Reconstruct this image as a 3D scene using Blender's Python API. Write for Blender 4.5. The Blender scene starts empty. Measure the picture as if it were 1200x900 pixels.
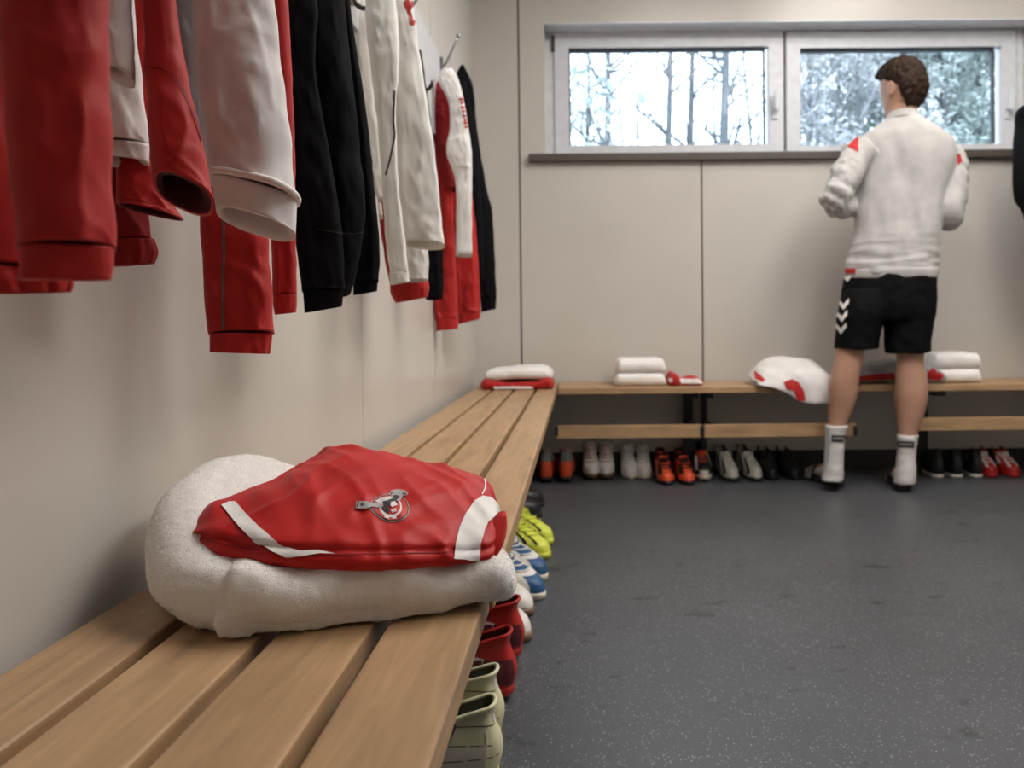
import bpy, bmesh, math, random
from math import sin, cos, pi, radians
from mathutils import Vector, Matrix, noise, geometry
from mathutils.bvhtree import BVHTree

scene = bpy.context.scene
COL = scene.collection

# ---------------------------------------------------------------- camera
F = 950.0                      # focal length in pixels of the 1200x900 frame
CAMZ = 0.70
cd = bpy.data.cameras.new('camera'); cam = bpy.data.objects.new('camera', cd); COL.objects.link(cam)
R3 = (Matrix.Rotation(radians(90 - 0.8), 3, 'X') @ Matrix.Rotation(radians(-0.55), 3, 'Z'))
CP = Vector((0, 0, CAMZ))
cam.matrix_world = Matrix.Translation(CP) @ R3.to_4x4()
_d = R3.transposed() @ Vector((0, 1, 0))
AX = 676.0 - F * _d.x / -_d.z
AY = 380.0 + F * _d.y / -_d.z
cd.sensor_width = 36.0; cd.sensor_fit = 'HORIZONTAL'; cd.lens = F * 36.0 / 1200.0
cd.shift_x = (600.0 - AX) / 1200.0
cd.shift_y = (AY - 450.0) / 1200.0
cd.clip_start = 0.02; cd.clip_end = 200
cd.dof.use_dof = True; cd.dof.focus_distance = 0.86; cd.dof.aperture_fstop = 7.6
scene.camera = cam

def ray(px, py):
    return R3 @ Vector(((px - AX) / F, -(py - AY) / F, -1.0))
def P(px, py, Y):              # point on the vertical plane at depth Y
    d = ray(px, py); return CP + d * (Y / d.y)
def PZ(px, py, Z=0.0):         # point on a horizontal plane
    d = ray(px, py); return CP + d * ((Z - CAMZ) / d.z)
def PX(px, py, X):             # point on a plane parallel to the left wall
    d = ray(px, py); return CP + d * (X / d.x)

# ---------------------------------------------------------------- world, exposure
w = bpy.data.worlds.new('World'); scene.world = w; w.use_nodes = True
wb = w.node_tree.nodes['Background']
wb.inputs[0].default_value = (0.74, 0.85, 1.0, 1); wb.inputs[1].default_value = 4.6
vs = scene.view_settings
vs.view_transform = 'Standard'; vs.look = 'None'; vs.gamma = 1.0; vs.use_curve_mapping = False
vs.exposure = 0.0
LAMP_POWER = 12.0
LAMP_COL = (1.0, 0.95, 0.905)

# ---------------------------------------------------------------- materials
def new_mat(name):
    m = bpy.data.materials.new(name); m.use_nodes = True
    nt = m.node_tree; b = nt.nodes['Principled BSDF']
    return m, nt, b
def N(nt, t, **kw):
    n = nt.nodes.new(t)
    for k, v in kw.items():
        if k.startswith('i_'):
            n.inputs[k[2:].replace('_', ' ')].default_value = v
        else: setattr(n, k, v)
    return n
def ramp(nt, fac, stops):
    r = nt.nodes.new('ShaderNodeValToRGB')
    els = r.color_ramp.elements
    while len(els) < len(stops): els.new(0.5)
    for e, (p, c) in zip(els, stops):
        e.position = p; e.color = (c[0], c[1], c[2], 1)
    nt.links.new(fac, r.inputs[0]); return r
def bump(nt, b, h, strength, dist=0.002):
    n = nt.nodes.new('ShaderNodeBump'); n.inputs['Strength'].default_value = strength
    n.inputs['Distance'].default_value = dist
    nt.links.new(h, n.inputs['Height']); nt.links.new(n.outputs[0], b.inputs['Normal'])
def mul(c, k): return tuple(min(1, x * k) for x in c[:3])

def fabric(name, col, rough=0.75, sheen=0.25, weave=900, var=0.12, bs=0.25, wr=0.0):
    m, nt, b = new_mat(name)
    tc = N(nt, 'ShaderNodeTexCoord')
    n1 = N(nt, 'ShaderNodeTexNoise'); n1.inputs['Scale'].default_value = 14; n1.inputs['Detail'].default_value = 5
    nt.links.new(tc.outputs['Object'], n1.inputs['Vector'])
    r = ramp(nt, n1.outputs['Fac'], [(0.3, mul(col, 1 - var)), (0.7, mul(col, 1 + var))])
    nt.links.new(r.outputs[0], b.inputs['Base Color'])
    n2 = N(nt, 'ShaderNodeTexNoise'); n2.inputs['Scale'].default_value = weave; n2.inputs['Detail'].default_value = 2
    nt.links.new(tc.outputs['Object'], n2.inputs['Vector'])
    bump(nt, b, n2.outputs['Fac'], bs, 0.0006)
    b.inputs['Roughness'].default_value = rough
    b.inputs['Sheen Weight'].default_value = sheen * 0.3
    b.inputs['Sheen Roughness'].default_value = 0.5
    b.inputs['Specular IOR Level'].default_value = 0.18
    return m
def plain(name, col, rough=0.5, metal=0.0, spec=0.5, var=0.06, scale=30):
    m, nt, b = new_mat(name)
    tc = N(nt, 'ShaderNodeTexCoord')
    n1 = N(nt, 'ShaderNodeTexNoise'); n1.inputs['Scale'].default_value = scale; n1.inputs['Detail'].default_value = 4
    nt.links.new(tc.outputs['Object'], n1.inputs['Vector'])
    r = ramp(nt, n1.outputs['Fac'], [(0.3, mul(col, 1 - var)), (0.7, mul(col, 1 + var))])
    nt.links.new(r.outputs[0], b.inputs['Base Color'])
    b.inputs['Roughness'].default_value = rough; b.inputs['Metallic'].default_value = metal
    b.inputs['Specular IOR Level'].default_value = spec
    return m
def terry(name, col):
    m, nt, b = new_mat(name)
    tc = N(nt, 'ShaderNodeTexCoord')
    n2 = N(nt, 'ShaderNodeTexNoise'); n2.inputs['Scale'].default_value = 700; n2.inputs['Detail'].default_value = 3
    nt.links.new(tc.outputs['Object'], n2.inputs['Vector'])
    n3 = N(nt, 'ShaderNodeTexNoise'); n3.inputs['Scale'].default_value = 60; n3.inputs['Detail'].default_value = 4
    nt.links.new(tc.outputs['Object'], n3.inputs['Vector'])
    a = N(nt, 'ShaderNodeMath', operation='ADD')
    nt.links.new(n2.outputs['Fac'], a.inputs[0]); nt.links.new(n3.outputs['Fac'], a.inputs[1])
    r = ramp(nt, n3.outputs['Fac'], [(0.3, mul(col, 0.94)), (0.7, mul(col, 1.03))])
    nt.links.new(r.outputs[0], b.inputs['Base Color'])
    bump(nt, b, a.outputs[0], 0.5, 0.0015)
    b.inputs['Roughness'].default_value = 0.95; b.inputs['Sheen Weight'].default_value = 0.5
    b.inputs['Specular IOR Level'].default_value = 0.1
    return m
def wood(name, base, axis='Y'):
    m, nt, b = new_mat(name)
    tc = N(nt, 'ShaderNodeTexCoord'); oi = N(nt, 'ShaderNodeObjectInfo')
    mp = N(nt, 'ShaderNodeMapping')
    s = {'X': (1.2, 14, 14), 'Y': (14, 1.2, 14)}[axis]
    mp.inputs['Scale'].default_value = s
    ad = N(nt, 'ShaderNodeVectorMath', operation='ADD')
    cx = N(nt, 'ShaderNodeCombineXYZ')
    mm = N(nt, 'ShaderNodeMath', operation='MULTIPLY'); mm.inputs[1].default_value = 7.0
    nt.links.new(oi.outputs['Random'], mm.inputs[0])
    for k in range(3): nt.links.new(mm.outputs[0], cx.inputs[k])
    nt.links.new(tc.outputs['Object'], ad.inputs[0]); nt.links.new(cx.outputs[0], ad.inputs[1])
    nt.links.new(ad.outputs[0], mp.inputs['Vector'])
    n1 = N(nt, 'ShaderNodeTexNoise'); n1.inputs['Scale'].default_value = 3.2; n1.inputs['Detail'].default_value = 7
    n1.inputs['Roughness'].default_value = 0.62; n1.inputs['Distortion'].default_value = 1.1
    nt.links.new(mp.outputs[0], n1.inputs['Vector'])
    r = ramp(nt, n1.outputs['Fac'], [(0.22, mul(base, 0.52)), (0.42, mul(base, 0.88)), (0.60, mul(base, 1.08)), (0.8, mul(base, 1.35))])
    n4 = N(nt, 'ShaderNodeTexNoise'); n4.inputs['Scale'].default_value = 9; n4.inputs['Detail'].default_value = 3
    nt.links.new(ad.outputs[0], n4.inputs['Vector'])
    hs = N(nt, 'ShaderNodeHueSaturation')
    mr = N(nt, 'ShaderNodeMapRange'); mr.inputs['To Min'].default_value = 0.86; mr.inputs['To Max'].default_value = 1.14
    nt.links.new(n4.outputs['Fac'], mr.inputs['Value']); nt.links.new(mr.outputs[0], hs.inputs['Value'])
    nt.links.new(r.outputs[0], hs.inputs['Color']); nt.links.new(hs.outputs[0], b.inputs['Base Color'])
    bump(nt, b, n1.outputs['Fac'], 0.15, 0.001)
    b.inputs['Roughness'].default_value = 0.42; b.inputs['Specular IOR Level'].default_value = 0.4
    return m

RED = (0.43, 0.020, 0.018)
M = {}
M['red'] = fabric('red_polyester', RED, rough=0.55, sheen=0.3)
M['red_dark'] = fabric('dark_red_fabric', (0.25, 0.010, 0.012), rough=0.62)
M['red_satin'] = fabric('red_satin_jersey', (0.50, 0.019, 0.017), rough=0.46, sheen=0.15, weave=1400)
M['white'] = fabric('white_jersey_fabric', (0.74, 0.72, 0.70), rough=0.8)
M['white_satin'] = fabric('white_panel_fabric', (0.80, 0.78, 0.75), rough=0.6)
M['cream'] = fabric('cream_jacket_fabric', (0.80, 0.78, 0.735), rough=0.7)
M['black'] = fabric('black_fabric', (0.006, 0.006, 0.007), rough=0.75, sheen=0.0)
M['black'].node_tree.nodes['Principled BSDF'].inputs['Specular IOR Level'].default_value = 0.06
M['grey'] = fabric('grey_fabric', (0.36, 0.36, 0.375))
M['sweat'] = fabric('light_grey_sweater', (0.46, 0.445, 0.43), rough=0.9, weave=500)
M['charcoal'] = fabric('charcoal_lining', (0.03, 0.028, 0.027))
M['piping'] = plain('grey_piping', (0.12, 0.10, 0.09), 0.6)
M['terry'] = terry('white_terry', (0.90, 0.875, 0.845))
def pile_mat():
    m, nt, b = new_mat('terry_pile_fibre'); out = nt.nodes['Material Output']
    d = N(nt, 'ShaderNodeBsdfDiffuse'); t = N(nt, 'ShaderNodeBsdfTranslucent'); mx = N(nt, 'ShaderNodeMixShader'); mx.inputs[0].default_value = 0.5
    for n_ in (d, t): n_.inputs[0].default_value = (0.95, 0.93, 0.90, 1)
    nt.links.new(d.outputs[0], mx.inputs[1]); nt.links.new(t.outputs[0], mx.inputs[2]); nt.links.new(mx.outputs[0], out.inputs['Surface'])
    return m
M['pile'] = pile_mat()
M['wood'] = wood('oiled_wood_long', (0.42, 0.265, 0.14), 'Y')
M['woodx'] = wood('oiled_wood_cross', (0.42, 0.265, 0.14), 'X')
M['steel_black'] = plain('black_steel', (0.012, 0.012, 0.013), 0.45)
M['steel'] = plain('brushed_steel', (0.42, 0.41, 0.40), 0.35, 1.0)
M['steel_dark'] = plain('dark_hook_metal', (0.06, 0.055, 0.05), 0.4, 0.8)
M['pvc'] = plain('white_window_plastic', (0.71, 0.73, 0.77), 0.35)
M['gasket'] = plain('black_gasket', (0.03, 0.035, 0.045), 0.6)
M['sill'] = plain('brown_grey_sill', (0.078, 0.064, 0.051), 0.5, var=0.1)
M['skirt'] = plain('black_skirting', (0.012, 0.012, 0.012), 0.5)
M['ceil'] = plain('white_ceiling', (0.72, 0.71, 0.69), 0.9)
M['seam'] = plain('bronze_seam', (0.10, 0.075, 0.055), 0.6)
M['hookrail'] = plain('grey_hook_board', (0.56, 0.56, 0.57), 0.5)
M['rubber'] = plain('black_rubber', (0.015, 0.015, 0.016), 0.6)

def wall_mat():
    m, nt, b = new_mat('beige_wall_panel')
    tc = N(nt, 'ShaderNodeTexCoord')
    n1 = N(nt, 'ShaderNodeTexNoise'); n1.inputs['Scale'].default_value = 3; n1.inputs['Detail'].default_value = 6
    nt.links.new(tc.outputs['Object'], n1.inputs['Vector'])
    c = (0.585, 0.555, 0.508)
    r = ramp(nt, n1.outputs['Fac'], [(0.3, mul(c, 0.96)), (0.7, mul(c, 1.03))])
    nt.links.new(r.outputs[0], b.inputs['Base Color'])
    n2 = N(nt, 'ShaderNodeTexNoise'); n2.inputs['Scale'].default_value = 350
    nt.links.new(tc.outputs['Object'], n2.inputs['Vector'])
    bump(nt, b, n2.outputs['Fac'], 0.06, 0.0005)
    b.inputs['Roughness'].default_value = 0.30; b.inputs['Specular IOR Level'].default_value = 0.5
    return m
M['wall'] = wall_mat()

def floor_mat():
    m, nt, b = new_mat('speckled_vinyl_floor')
    tc = N(nt, 'ShaderNodeTexCoord')
    n1 = N(nt, 'ShaderNodeTexNoise'); n1.inputs['Scale'].default_value = 2.2; n1.inputs['Detail'].default_value = 6
    nt.links.new(tc.outputs['Object'], n1.inputs['Vector'])
    r = ramp(nt, n1.outputs['Fac'], [(0.3, (0.053, 0.056, 0.062)), (0.7, (0.068, 0.071, 0.077))])
    # scuffs
    mp = N(nt, 'ShaderNodeMapping'); mp.inputs['Scale'].default_value = (1.0, 1.6, 1.0)
    nt.links.new(tc.outputs['Object'], mp.inputs['Vector'])
    ns = N(nt, 'ShaderNodeTexNoise'); ns.inputs['Scale'].default_value = 8.5; ns.inputs['Detail'].default_value = 5; ns.inputs['Distortion'].default_value = 0.6
    nt.links.new(mp.outputs[0], ns.inputs['Vector'])
    rs = ramp(nt, ns.outputs['Fac'], [(0.63, (0, 0, 0)), (0.68, (1, 1, 1))])
    mx = N(nt, 'ShaderNodeMix', data_type='RGBA'); mx.inputs[7].default_value = (0.022, 0.020, 0.019, 1)
    sc = N(nt, 'ShaderNodeMath', operation='MULTIPLY'); sc.inputs[1].default_value = 0.75
    nt.links.new(rs.outputs[0], sc.inputs[0])
    nt.links.new(sc.outputs[0], mx.inputs[0]); nt.links.new(r.outputs[0], mx.inputs[6])
    # pale flecks
    v = N(nt, 'ShaderNodeTexVoronoi'); v.inputs['Scale'].default_value = 230
    nt.links.new(tc.outputs['Object'], v.inputs['Vector'])
    sep = N(nt, 'ShaderNodeSeparateColor'); nt.links.new(v.outputs['Color'], sep.inputs[0])
    g1 = N(nt, 'ShaderNodeMath', operation='GREATER_THAN'); g1.inputs[1].default_value = 0.45
    nt.links.new(sep.outputs[0], g1.inputs[0])
    th = N(nt, 'ShaderNodeMath', operation='MULTIPLY'); th.inputs[1].default_value = 0.30
    nt.links.new(sep.outputs[1], th.inputs[0])
    g2 = N(nt, 'ShaderNodeMath', operation='LESS_THAN')
    nt.links.new(v.outputs['Distance'], g2.inputs[0]); nt.links.new(th.outputs[0], g2.inputs[1])
    g = N(nt, 'ShaderNodeMath', operation='MULTIPLY'); nt.links.new(g1.outputs[0], g.inputs[0]); nt.links.new(g2.outputs[0], g.inputs[1])
    mx2 = N(nt, 'ShaderNodeMix', data_type='RGBA'); mx2.inputs[7].default_value = (0.42, 0.42, 0.43, 1)
    nt.links.new(g.outputs[0], mx2.inputs[0]); nt.links.new(mx.outputs[2], mx2.inputs[6])
    nt.links.new(mx2.outputs[2], b.inputs['Base Color'])
    n5 = N(nt, 'ShaderNodeTexNoise'); n5.inputs['Scale'].default_value = 160; n5.inputs['Detail'].default_value = 3
    nt.links.new(tc.outputs['Object'], n5.inputs['Vector'])
    bump(nt, b, n5.outputs['Fac'], 0.25, 0.0012)
    b.inputs['Roughness'].default_value = 0.40; b.inputs['Specular IOR Level'].default_value = 0.5
    return m
M['floor'] = floor_mat()

def glass_mat():
    m, nt, b = new_mat('clear_window_glass')
    out = nt.nodes['Material Output']
    tr = N(nt, 'ShaderNodeBsdfTransparent'); tr.inputs[0].default_value = (0.93, 0.97, 0.98, 1)
    gl = N(nt, 'ShaderNodeBsdfGlossy'); gl.inputs['Roughness'].default_value = 0.02
    fr = N(nt, 'ShaderNodeFresnel'); fr.inputs['IOR'].default_value = 1.18
    mx = N(nt, 'ShaderNodeMixShader')
    nt.links.new(fr.outputs[0], mx.inputs[0]); nt.links.new(tr.outputs[0], mx.inputs[1]); nt.links.new(gl.outputs[0], mx.inputs[2])
    nt.links.new(mx.outputs[0], out.inputs['Surface'])
    return m
M['glass'] = glass_mat()
def skin_mat():
    m, nt, b = new_mat('skin')
    tc = N(nt, 'ShaderNodeTexCoord')
    n1 = N(nt, 'ShaderNodeTexNoise'); n1.inputs['Scale'].default_value = 9; n1.inputs['Detail'].default_value = 5
    nt.links.new(tc.outputs['Object'], n1.inputs['Vector'])
    r = ramp(nt, n1.outputs['Fac'], [(0.3, (0.40, 0.215, 0.14)), (0.7, (0.50, 0.285, 0.195))])
    nt.links.new(r.outputs[0], b.inputs['Base Color'])
    b.inputs['Roughness'].default_value = 0.5
    b.inputs['Subsurface Weight'].default_value = 0.08; b.inputs['Subsurface Scale'].default_value = 0.01
    return m
M['skin'] = skin_mat()
M['hair'] = plain('dark_brown_hair', (0.026, 0.014, 0.008), 0.7, var=0.5, scale=60, spec=0.15)
M['sock'] = fabric('white_sock', (0.58, 0.56, 0.54), weave=600)

# ---------------------------------------------------------------- mesh helpers
def finish(name, me, mat, parent=None, smooth=True, origin=None):
    if mat is not None:
        me.materials.clear()
        for mm in (mat if isinstance(mat, (list, tuple)) else [mat]): me.materials.append(mm)
    if smooth and len(me.polygons): me.polygons.foreach_set('use_smooth', [True] * len(me.polygons))
    o = bpy.data.objects.new(name, me); COL.objects.link(o)
    if origin is not None:
        me.transform(Matrix.Translation(-Vector(origin))); o.location = origin
    if parent is not None: attach(o, parent)
    return o
def world_of(o):
    m = o.matrix_basis.copy()
    while o.parent is not None:
        m = o.parent.matrix_basis @ o.matrix_parent_inverse @ m if False else o.parent.matrix_basis @ (o.matrix_parent_inverse @ m)
        o = o.parent
    return m
def attach(o, parent):
    o.parent = parent; o.matrix_parent_inverse = world_of(parent).inverted()
def make(name, vf, mat, parent=None, smooth=True, origin=None):
    me = bpy.data.meshes.new(name); me.from_pydata([tuple(v) for v in vf[0]], [], vf[1]); me.update()
    bm = bmesh.new(); bm.from_mesh(me); bmesh.ops.recalc_face_normals(bm, faces=bm.faces); bm.to_mesh(me); bm.free()
    return finish(name, me, mat, parent, smooth, origin)
def tag(o, label=None, cat=None, group=None, kind=None):
    if label: o['label'] = label
    if cat: o['category'] = cat
    if group: o['group'] = group
    if kind: o['kind'] = kind
    return o
def empty(name, loc, label=None, cat=None, group=None, rz=0.0):
    o = bpy.data.objects.new(name, None); COL.objects.link(o); o.empty_display_size = 0.05
    o.location = loc; o.rotation_euler = (0, 0, rz)
    return tag(o, label, cat, group)
def box_vf(x0, x1, y0, y1, z0, z1):
    v = [(x, y, z) for x in (x0, x1) for y in (y0, y1) for z in (z0, z1)]
    f = [(0, 1, 3, 2), (4, 6, 7, 5), (0, 4, 5, 1), (2, 3, 7, 6), (0, 2, 6, 4), (1, 5, 7, 3)]
    return v, f
def join(*vfs):
    V, Fs = [], []
    for v, f in vfs:
        o = len(V); V += list(v); Fs += [tuple(i + o for i in q) for q in f]
    return V, Fs
def bevel_mesh(me, w, seg=2):
    bm = bmesh.new(); bm.from_mesh(me)
    bmesh.ops.bevel(bm, geom=bm.edges[:], offset=w, segments=seg, affect='EDGES', profile=0.6)
    bm.to_mesh(me); bm.free()
def box(name, x0, x1, y0, y1, z0, z1, mat, parent=None, bev=0.0, seg=2, origin=None):
    me = bpy.data.meshes.new(name); vf = box_vf(x0, x1, y0, y1, z0, z1)
    me.from_pydata(vf[0], [], vf[1]); me.update()
    bm = bmesh.new(); bm.from_mesh(me); bmesh.ops.recalc_face_normals(bm, faces=bm.faces); bm.to_mesh(me); bm.free()
    if bev > 0: bevel_mesh(me, bev, seg)
    return finish(name, me, mat, parent, False, origin)
def loft(loops, cap0=True, cap1=True):
    n = len(loops[0]); V = [v for l in loops for v in l]; Fs = []
    for k in range(len(loops) - 1):
        for i in range(n):
            j = (i + 1) % n
            Fs.append((k * n + i, k * n + j, (k + 1) * n + j, (k + 1) * n + i))
    def cap(k):
        c = sum((Vector(p) for p in loops[k]), Vector()) / n
        V.append(c); ci = len(V) - 1
        for i in range(n): Fs.append((k * n + i, k * n + (i + 1) % n, ci))
    if cap0: cap(0)
    if cap1: cap(len(loops) - 1)
    return V, Fs
def crom(pts, n):
    """Catmull-Rom resample of a list of equal-length tuples into n rows"""
    m = len(pts); out = []
    for k in range(n):
        u = k / (n - 1) * (m - 1); i = min(int(u), m - 2); t = u - i
        p0 = pts[max(i - 1, 0)]; p1 = pts[i]; p2 = pts[i + 1]; p3 = pts[min(i + 2, m - 1)]
        out.append(tuple(0.5 * ((2 * b) + (-a + c) * t + (2 * a - 5 * b + 4 * c - d) * t * t + (-a + 3 * b - 3 * c + d) * t ** 3)
                         for a, b, c, d in zip(p0, p1, p2, p3)))
    return out
def tube_vf(path, rad, seg=8, cap=True):
    """tube along points; rad number or list"""
    pts = [Vector(p) for p in path]; loops = []; up = Vector((0, 0, 1)); prev = None
    for i, p in enumerate(pts):
        t = (pts[min(i + 1, len(pts) - 1)] - pts[max(i - 1, 0)]).normalized()
        if prev is None:
            a = t.cross(up)
            if a.length < 0.05: a = t.cross(Vector((1, 0, 0)))
        else: a = prev - t * prev.dot(t)
        a.normalize(); b = t.cross(a); prev = a
        r = rad[i] if isinstance(rad, (list, tuple)) else rad
        loops.append([p + a * r * cos(2 * pi * k / seg) + b * r * sin(2 * pi * k / seg) for k in range(seg)])
    return loft(loops, cap, cap)
def evaluated(vf, voxel, smooth_it=6, fac=0.5):
    """union of closed shapes as one continuous surface"""
    me = bpy.data.meshes.new('tmp'); me.from_pydata([tuple(v) for v in vf[0]], [], vf[1]); me.update()
    bm = bmesh.new(); bm.from_mesh(me); bmesh.ops.recalc_face_normals(bm, faces=bm.faces); bm.to_mesh(me); bm.free()
    o = bpy.data.objects.new('tmp', me); COL.objects.link(o)
    r = o.modifiers.new('r', 'REMESH'); r.mode = 'VOXEL'; r.voxel_size = voxel
    if smooth_it:
        s = o.modifiers.new('s', 'SMOOTH'); s.iterations = smooth_it; s.factor = fac
    dg = bpy.context.evaluated_depsgraph_get()
    res = bpy.data.meshes.new_from_object(o.evaluated_get(dg))
    bpy.data.objects.remove(o); bpy.data.meshes.remove(me)
    return res
def displace(me, fn):
    me.update()
    ns = [v.normal.copy() for v in me.vertices]
    for v, n in zip(me.vertices, ns): v.co = v.co + n * fn(v.co)
    me.update()
def bvh_of(*objs):
    V, Fs = [], []
    for o in objs:
        mw = world_of(o); off = len(V)
        V += [mw @ v.co for v in o.data.vertices]
        Fs += [tuple(i + off for i in p.vertices) for p in o.data.polygons]
    return BVHTree.FromPolygons(V, Fs)
def decal(name, poly, bvh, mat, parent, off=0.0008, step=4.0, thick=True):
    """a sewn or printed patch: outline in pixels laid onto a finished surface, following its relief"""
    pts = [Vector(p) for p in poly]; dense = []
    for i, p in enumerate(pts):
        q = pts[(i + 1) % len(pts)]; k = max(1, int((q - p).length / step))
        dense += [p.lerp(q, j / k) for j in range(k)]
    nb = len(dense)
    xs = [p.x for p in dense]; ys = [p.y for p in dense]; inner = []
    def inside(x, y):
        c = False; j = nb - 1
        for i in range(nb):
            if (dense[i].y > y) != (dense[j].y > y) and x < (dense[j].x - dense[i].x) * (y - dense[i].y) / (dense[j].y - dense[i].y) + dense[i].x: c = not c
            j = i
        return c
    gx = min(xs) + step / 2
    while gx < max(xs):
        gy = min(ys) + step / 2
        while gy < max(ys):
            if inside(gx, gy) and min((Vector((gx, gy)) - d).length for d in dense) > step * 0.45: inner.append(Vector((gx, gy)))
            gy += step
        gx += step
    co, ed, fa, _, _, _ = geometry.delaunay_2d_cdt(dense + inner, [], [list(range(nb))], 1, 1e-5)
    V = []; last = None; bad = set()
    for i, c in enumerate(co):
        d = ray(c.x, c.y).normalized()
        h, n, _, dist = bvh.ray_cast(CP, d)
        if h is None:
            bad.add(i); V.append(None); continue
        if n.dot(d) > 0: n = -n
        V.append(h + n * off)
    good = [v for v in V if v is not None]
    if not good: return None
    mind = sorted((v - CP).length for v in good)[len(good) // 2]
    for i, c in enumerate(co):
        if V[i] is None: V[i] = CP + ray(c.x, c.y).normalized() * mind
    Fs = [f for f in fa if not any(i in bad for i in f)]
    me = bpy.data.meshes.new(name); me.from_pydata(V, [], Fs); me.update()
    bm = bmesh.new(); bm.from_mesh(me)
    loose = [v for v in bm.verts if not v.link_faces]
    bmesh.ops.delete(bm, geom=loose, context='VERTS'); bm.to_mesh(me); bm.free()
    return finish(name, me, mat, parent, True)
def nz(p, s, seed=0.0):
    return noise.noise(Vector((p[0] * s + seed, p[1] * s + seed * 1.7, p[2] * s - seed)))
# ================================================================ the room
XL, XR, YB, YF, ZC = -0.475, 2.25, 3.80, -2.6, 2.62
floor = box('floor', XL - 0.1, XR + 0.1, YF - 0.1, YB + 0.02, -0.10, 0.0, M['floor']); tag(floor, kind='structure')
ceil = box('ceiling', XL - 0.1, XR + 0.1, YF - 0.1, YB + 0.30, ZC, ZC + 0.1, M['ceil']); tag(ceil, kind='structure')
PT = 0.008      # panel thickness
wl = box('wall_left', XL - 0.12, XL - PT, YF, YB + 0.1, 0.0, ZC, M['seam']); tag(wl, kind='structure')
ys = [YF] + [PX(425, 450, XL).y + k * 0.90 for k in (-3, -2, 0, 1)] + [YB - 0.001]
ys = [y for y in ys if YF <= y < YB]; ys.append(YB - 0.001)
for a, b in zip(ys[:-1], ys[1:]):
    box('panel', XL - PT - 0.001, XL, a + 0.0012, b - 0.0012, 0.10, ZC, M['wall'], wl)
# back wall with the window opening
OX0, OX1 = P(638, 100, YB).x, 2.16
OZ0, OZ1 = P(800, 180, YB).z, P(800, 25, YB).z
wbk = make('wall_back', join(box_vf(XL - 0.12, OX0, YB + PT, YB + 0.30, 0, ZC), box_vf(OX1, XR + 0.12, YB + PT, YB + 0.30, 0, ZC),
                             box_vf(OX0, OX1, YB + PT, YB + 0.30, 0, OZ0), box_vf(OX0, OX1, YB + PT, YB + 0.30, OZ1, ZC)), M['wall'], smooth=False)
tag(wbk, kind='structure')
sA, sB = P(610, 300, YB).x, P(823, 320, YB).x
pit = sB - sA; g = 0.0045
seamb = make('joint_strip', join(*[box_vf(x - g, x + g, YB + 0.003, YB + PT, 0.10, ZC if x < OX0 else OZ0) for x in (sA, sB)]), M['seam'], wbk, False)
box('panel', XL, sA - g, YB, YB + PT, 0.10, ZC, M['wall'], wbk)
box('panel', sA + g, OX0, YB, YB + PT, OZ0, ZC, M['wall'], wbk)
for a, b in ((sA + g, sB - g), (sB + g, XR)):
    box('panel', a, b, YB, YB + PT, 0.10, OZ0, M['wall'], wbk)
box('panel', OX1, XR, YB, YB + PT, OZ0, ZC, M['wall'], wbk)
box('panel', OX0, OX1, YB, YB + PT, OZ1, ZC, M['wall'], wbk)
wr = box('wall_right', XR, XR + 0.12, YF, YB, 0.0, ZC, M['wall']); tag(wr, kind='structure')
wf = box('wall_front', XL - 0.12, XR + 0.12, YF - 0.12, YF, 0.0, ZC, M['wall']); tag(wf, kind='structure')
tag(box('baseboard_back', XL, XR, YB - 0.006, YB + PT, 0, 0.10, M['skirt']), kind='structure')
tag(box('baseboard_left', XL - PT, XL + 0.006, YF, YB - 0.006, 0, 0.10, M['skirt']), kind='structure')
tag(box('baseboard_right', XR - 0.012, XR, YF, YB - 0.006, 0, 0.10, M['skirt']), kind='structure')
# sill board
tag(box('trim_1', P(620, 185, YB).x, OX1 + 0.03, YB - 0.035, YB + 0.105, OZ0 - 0.036, OZ0, M['sill'], bev=0.004), kind='structure')

M['soffit'] = plain('glossy_white_reveal', (0.70, 0.72, 0.76), 0.22)
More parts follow.
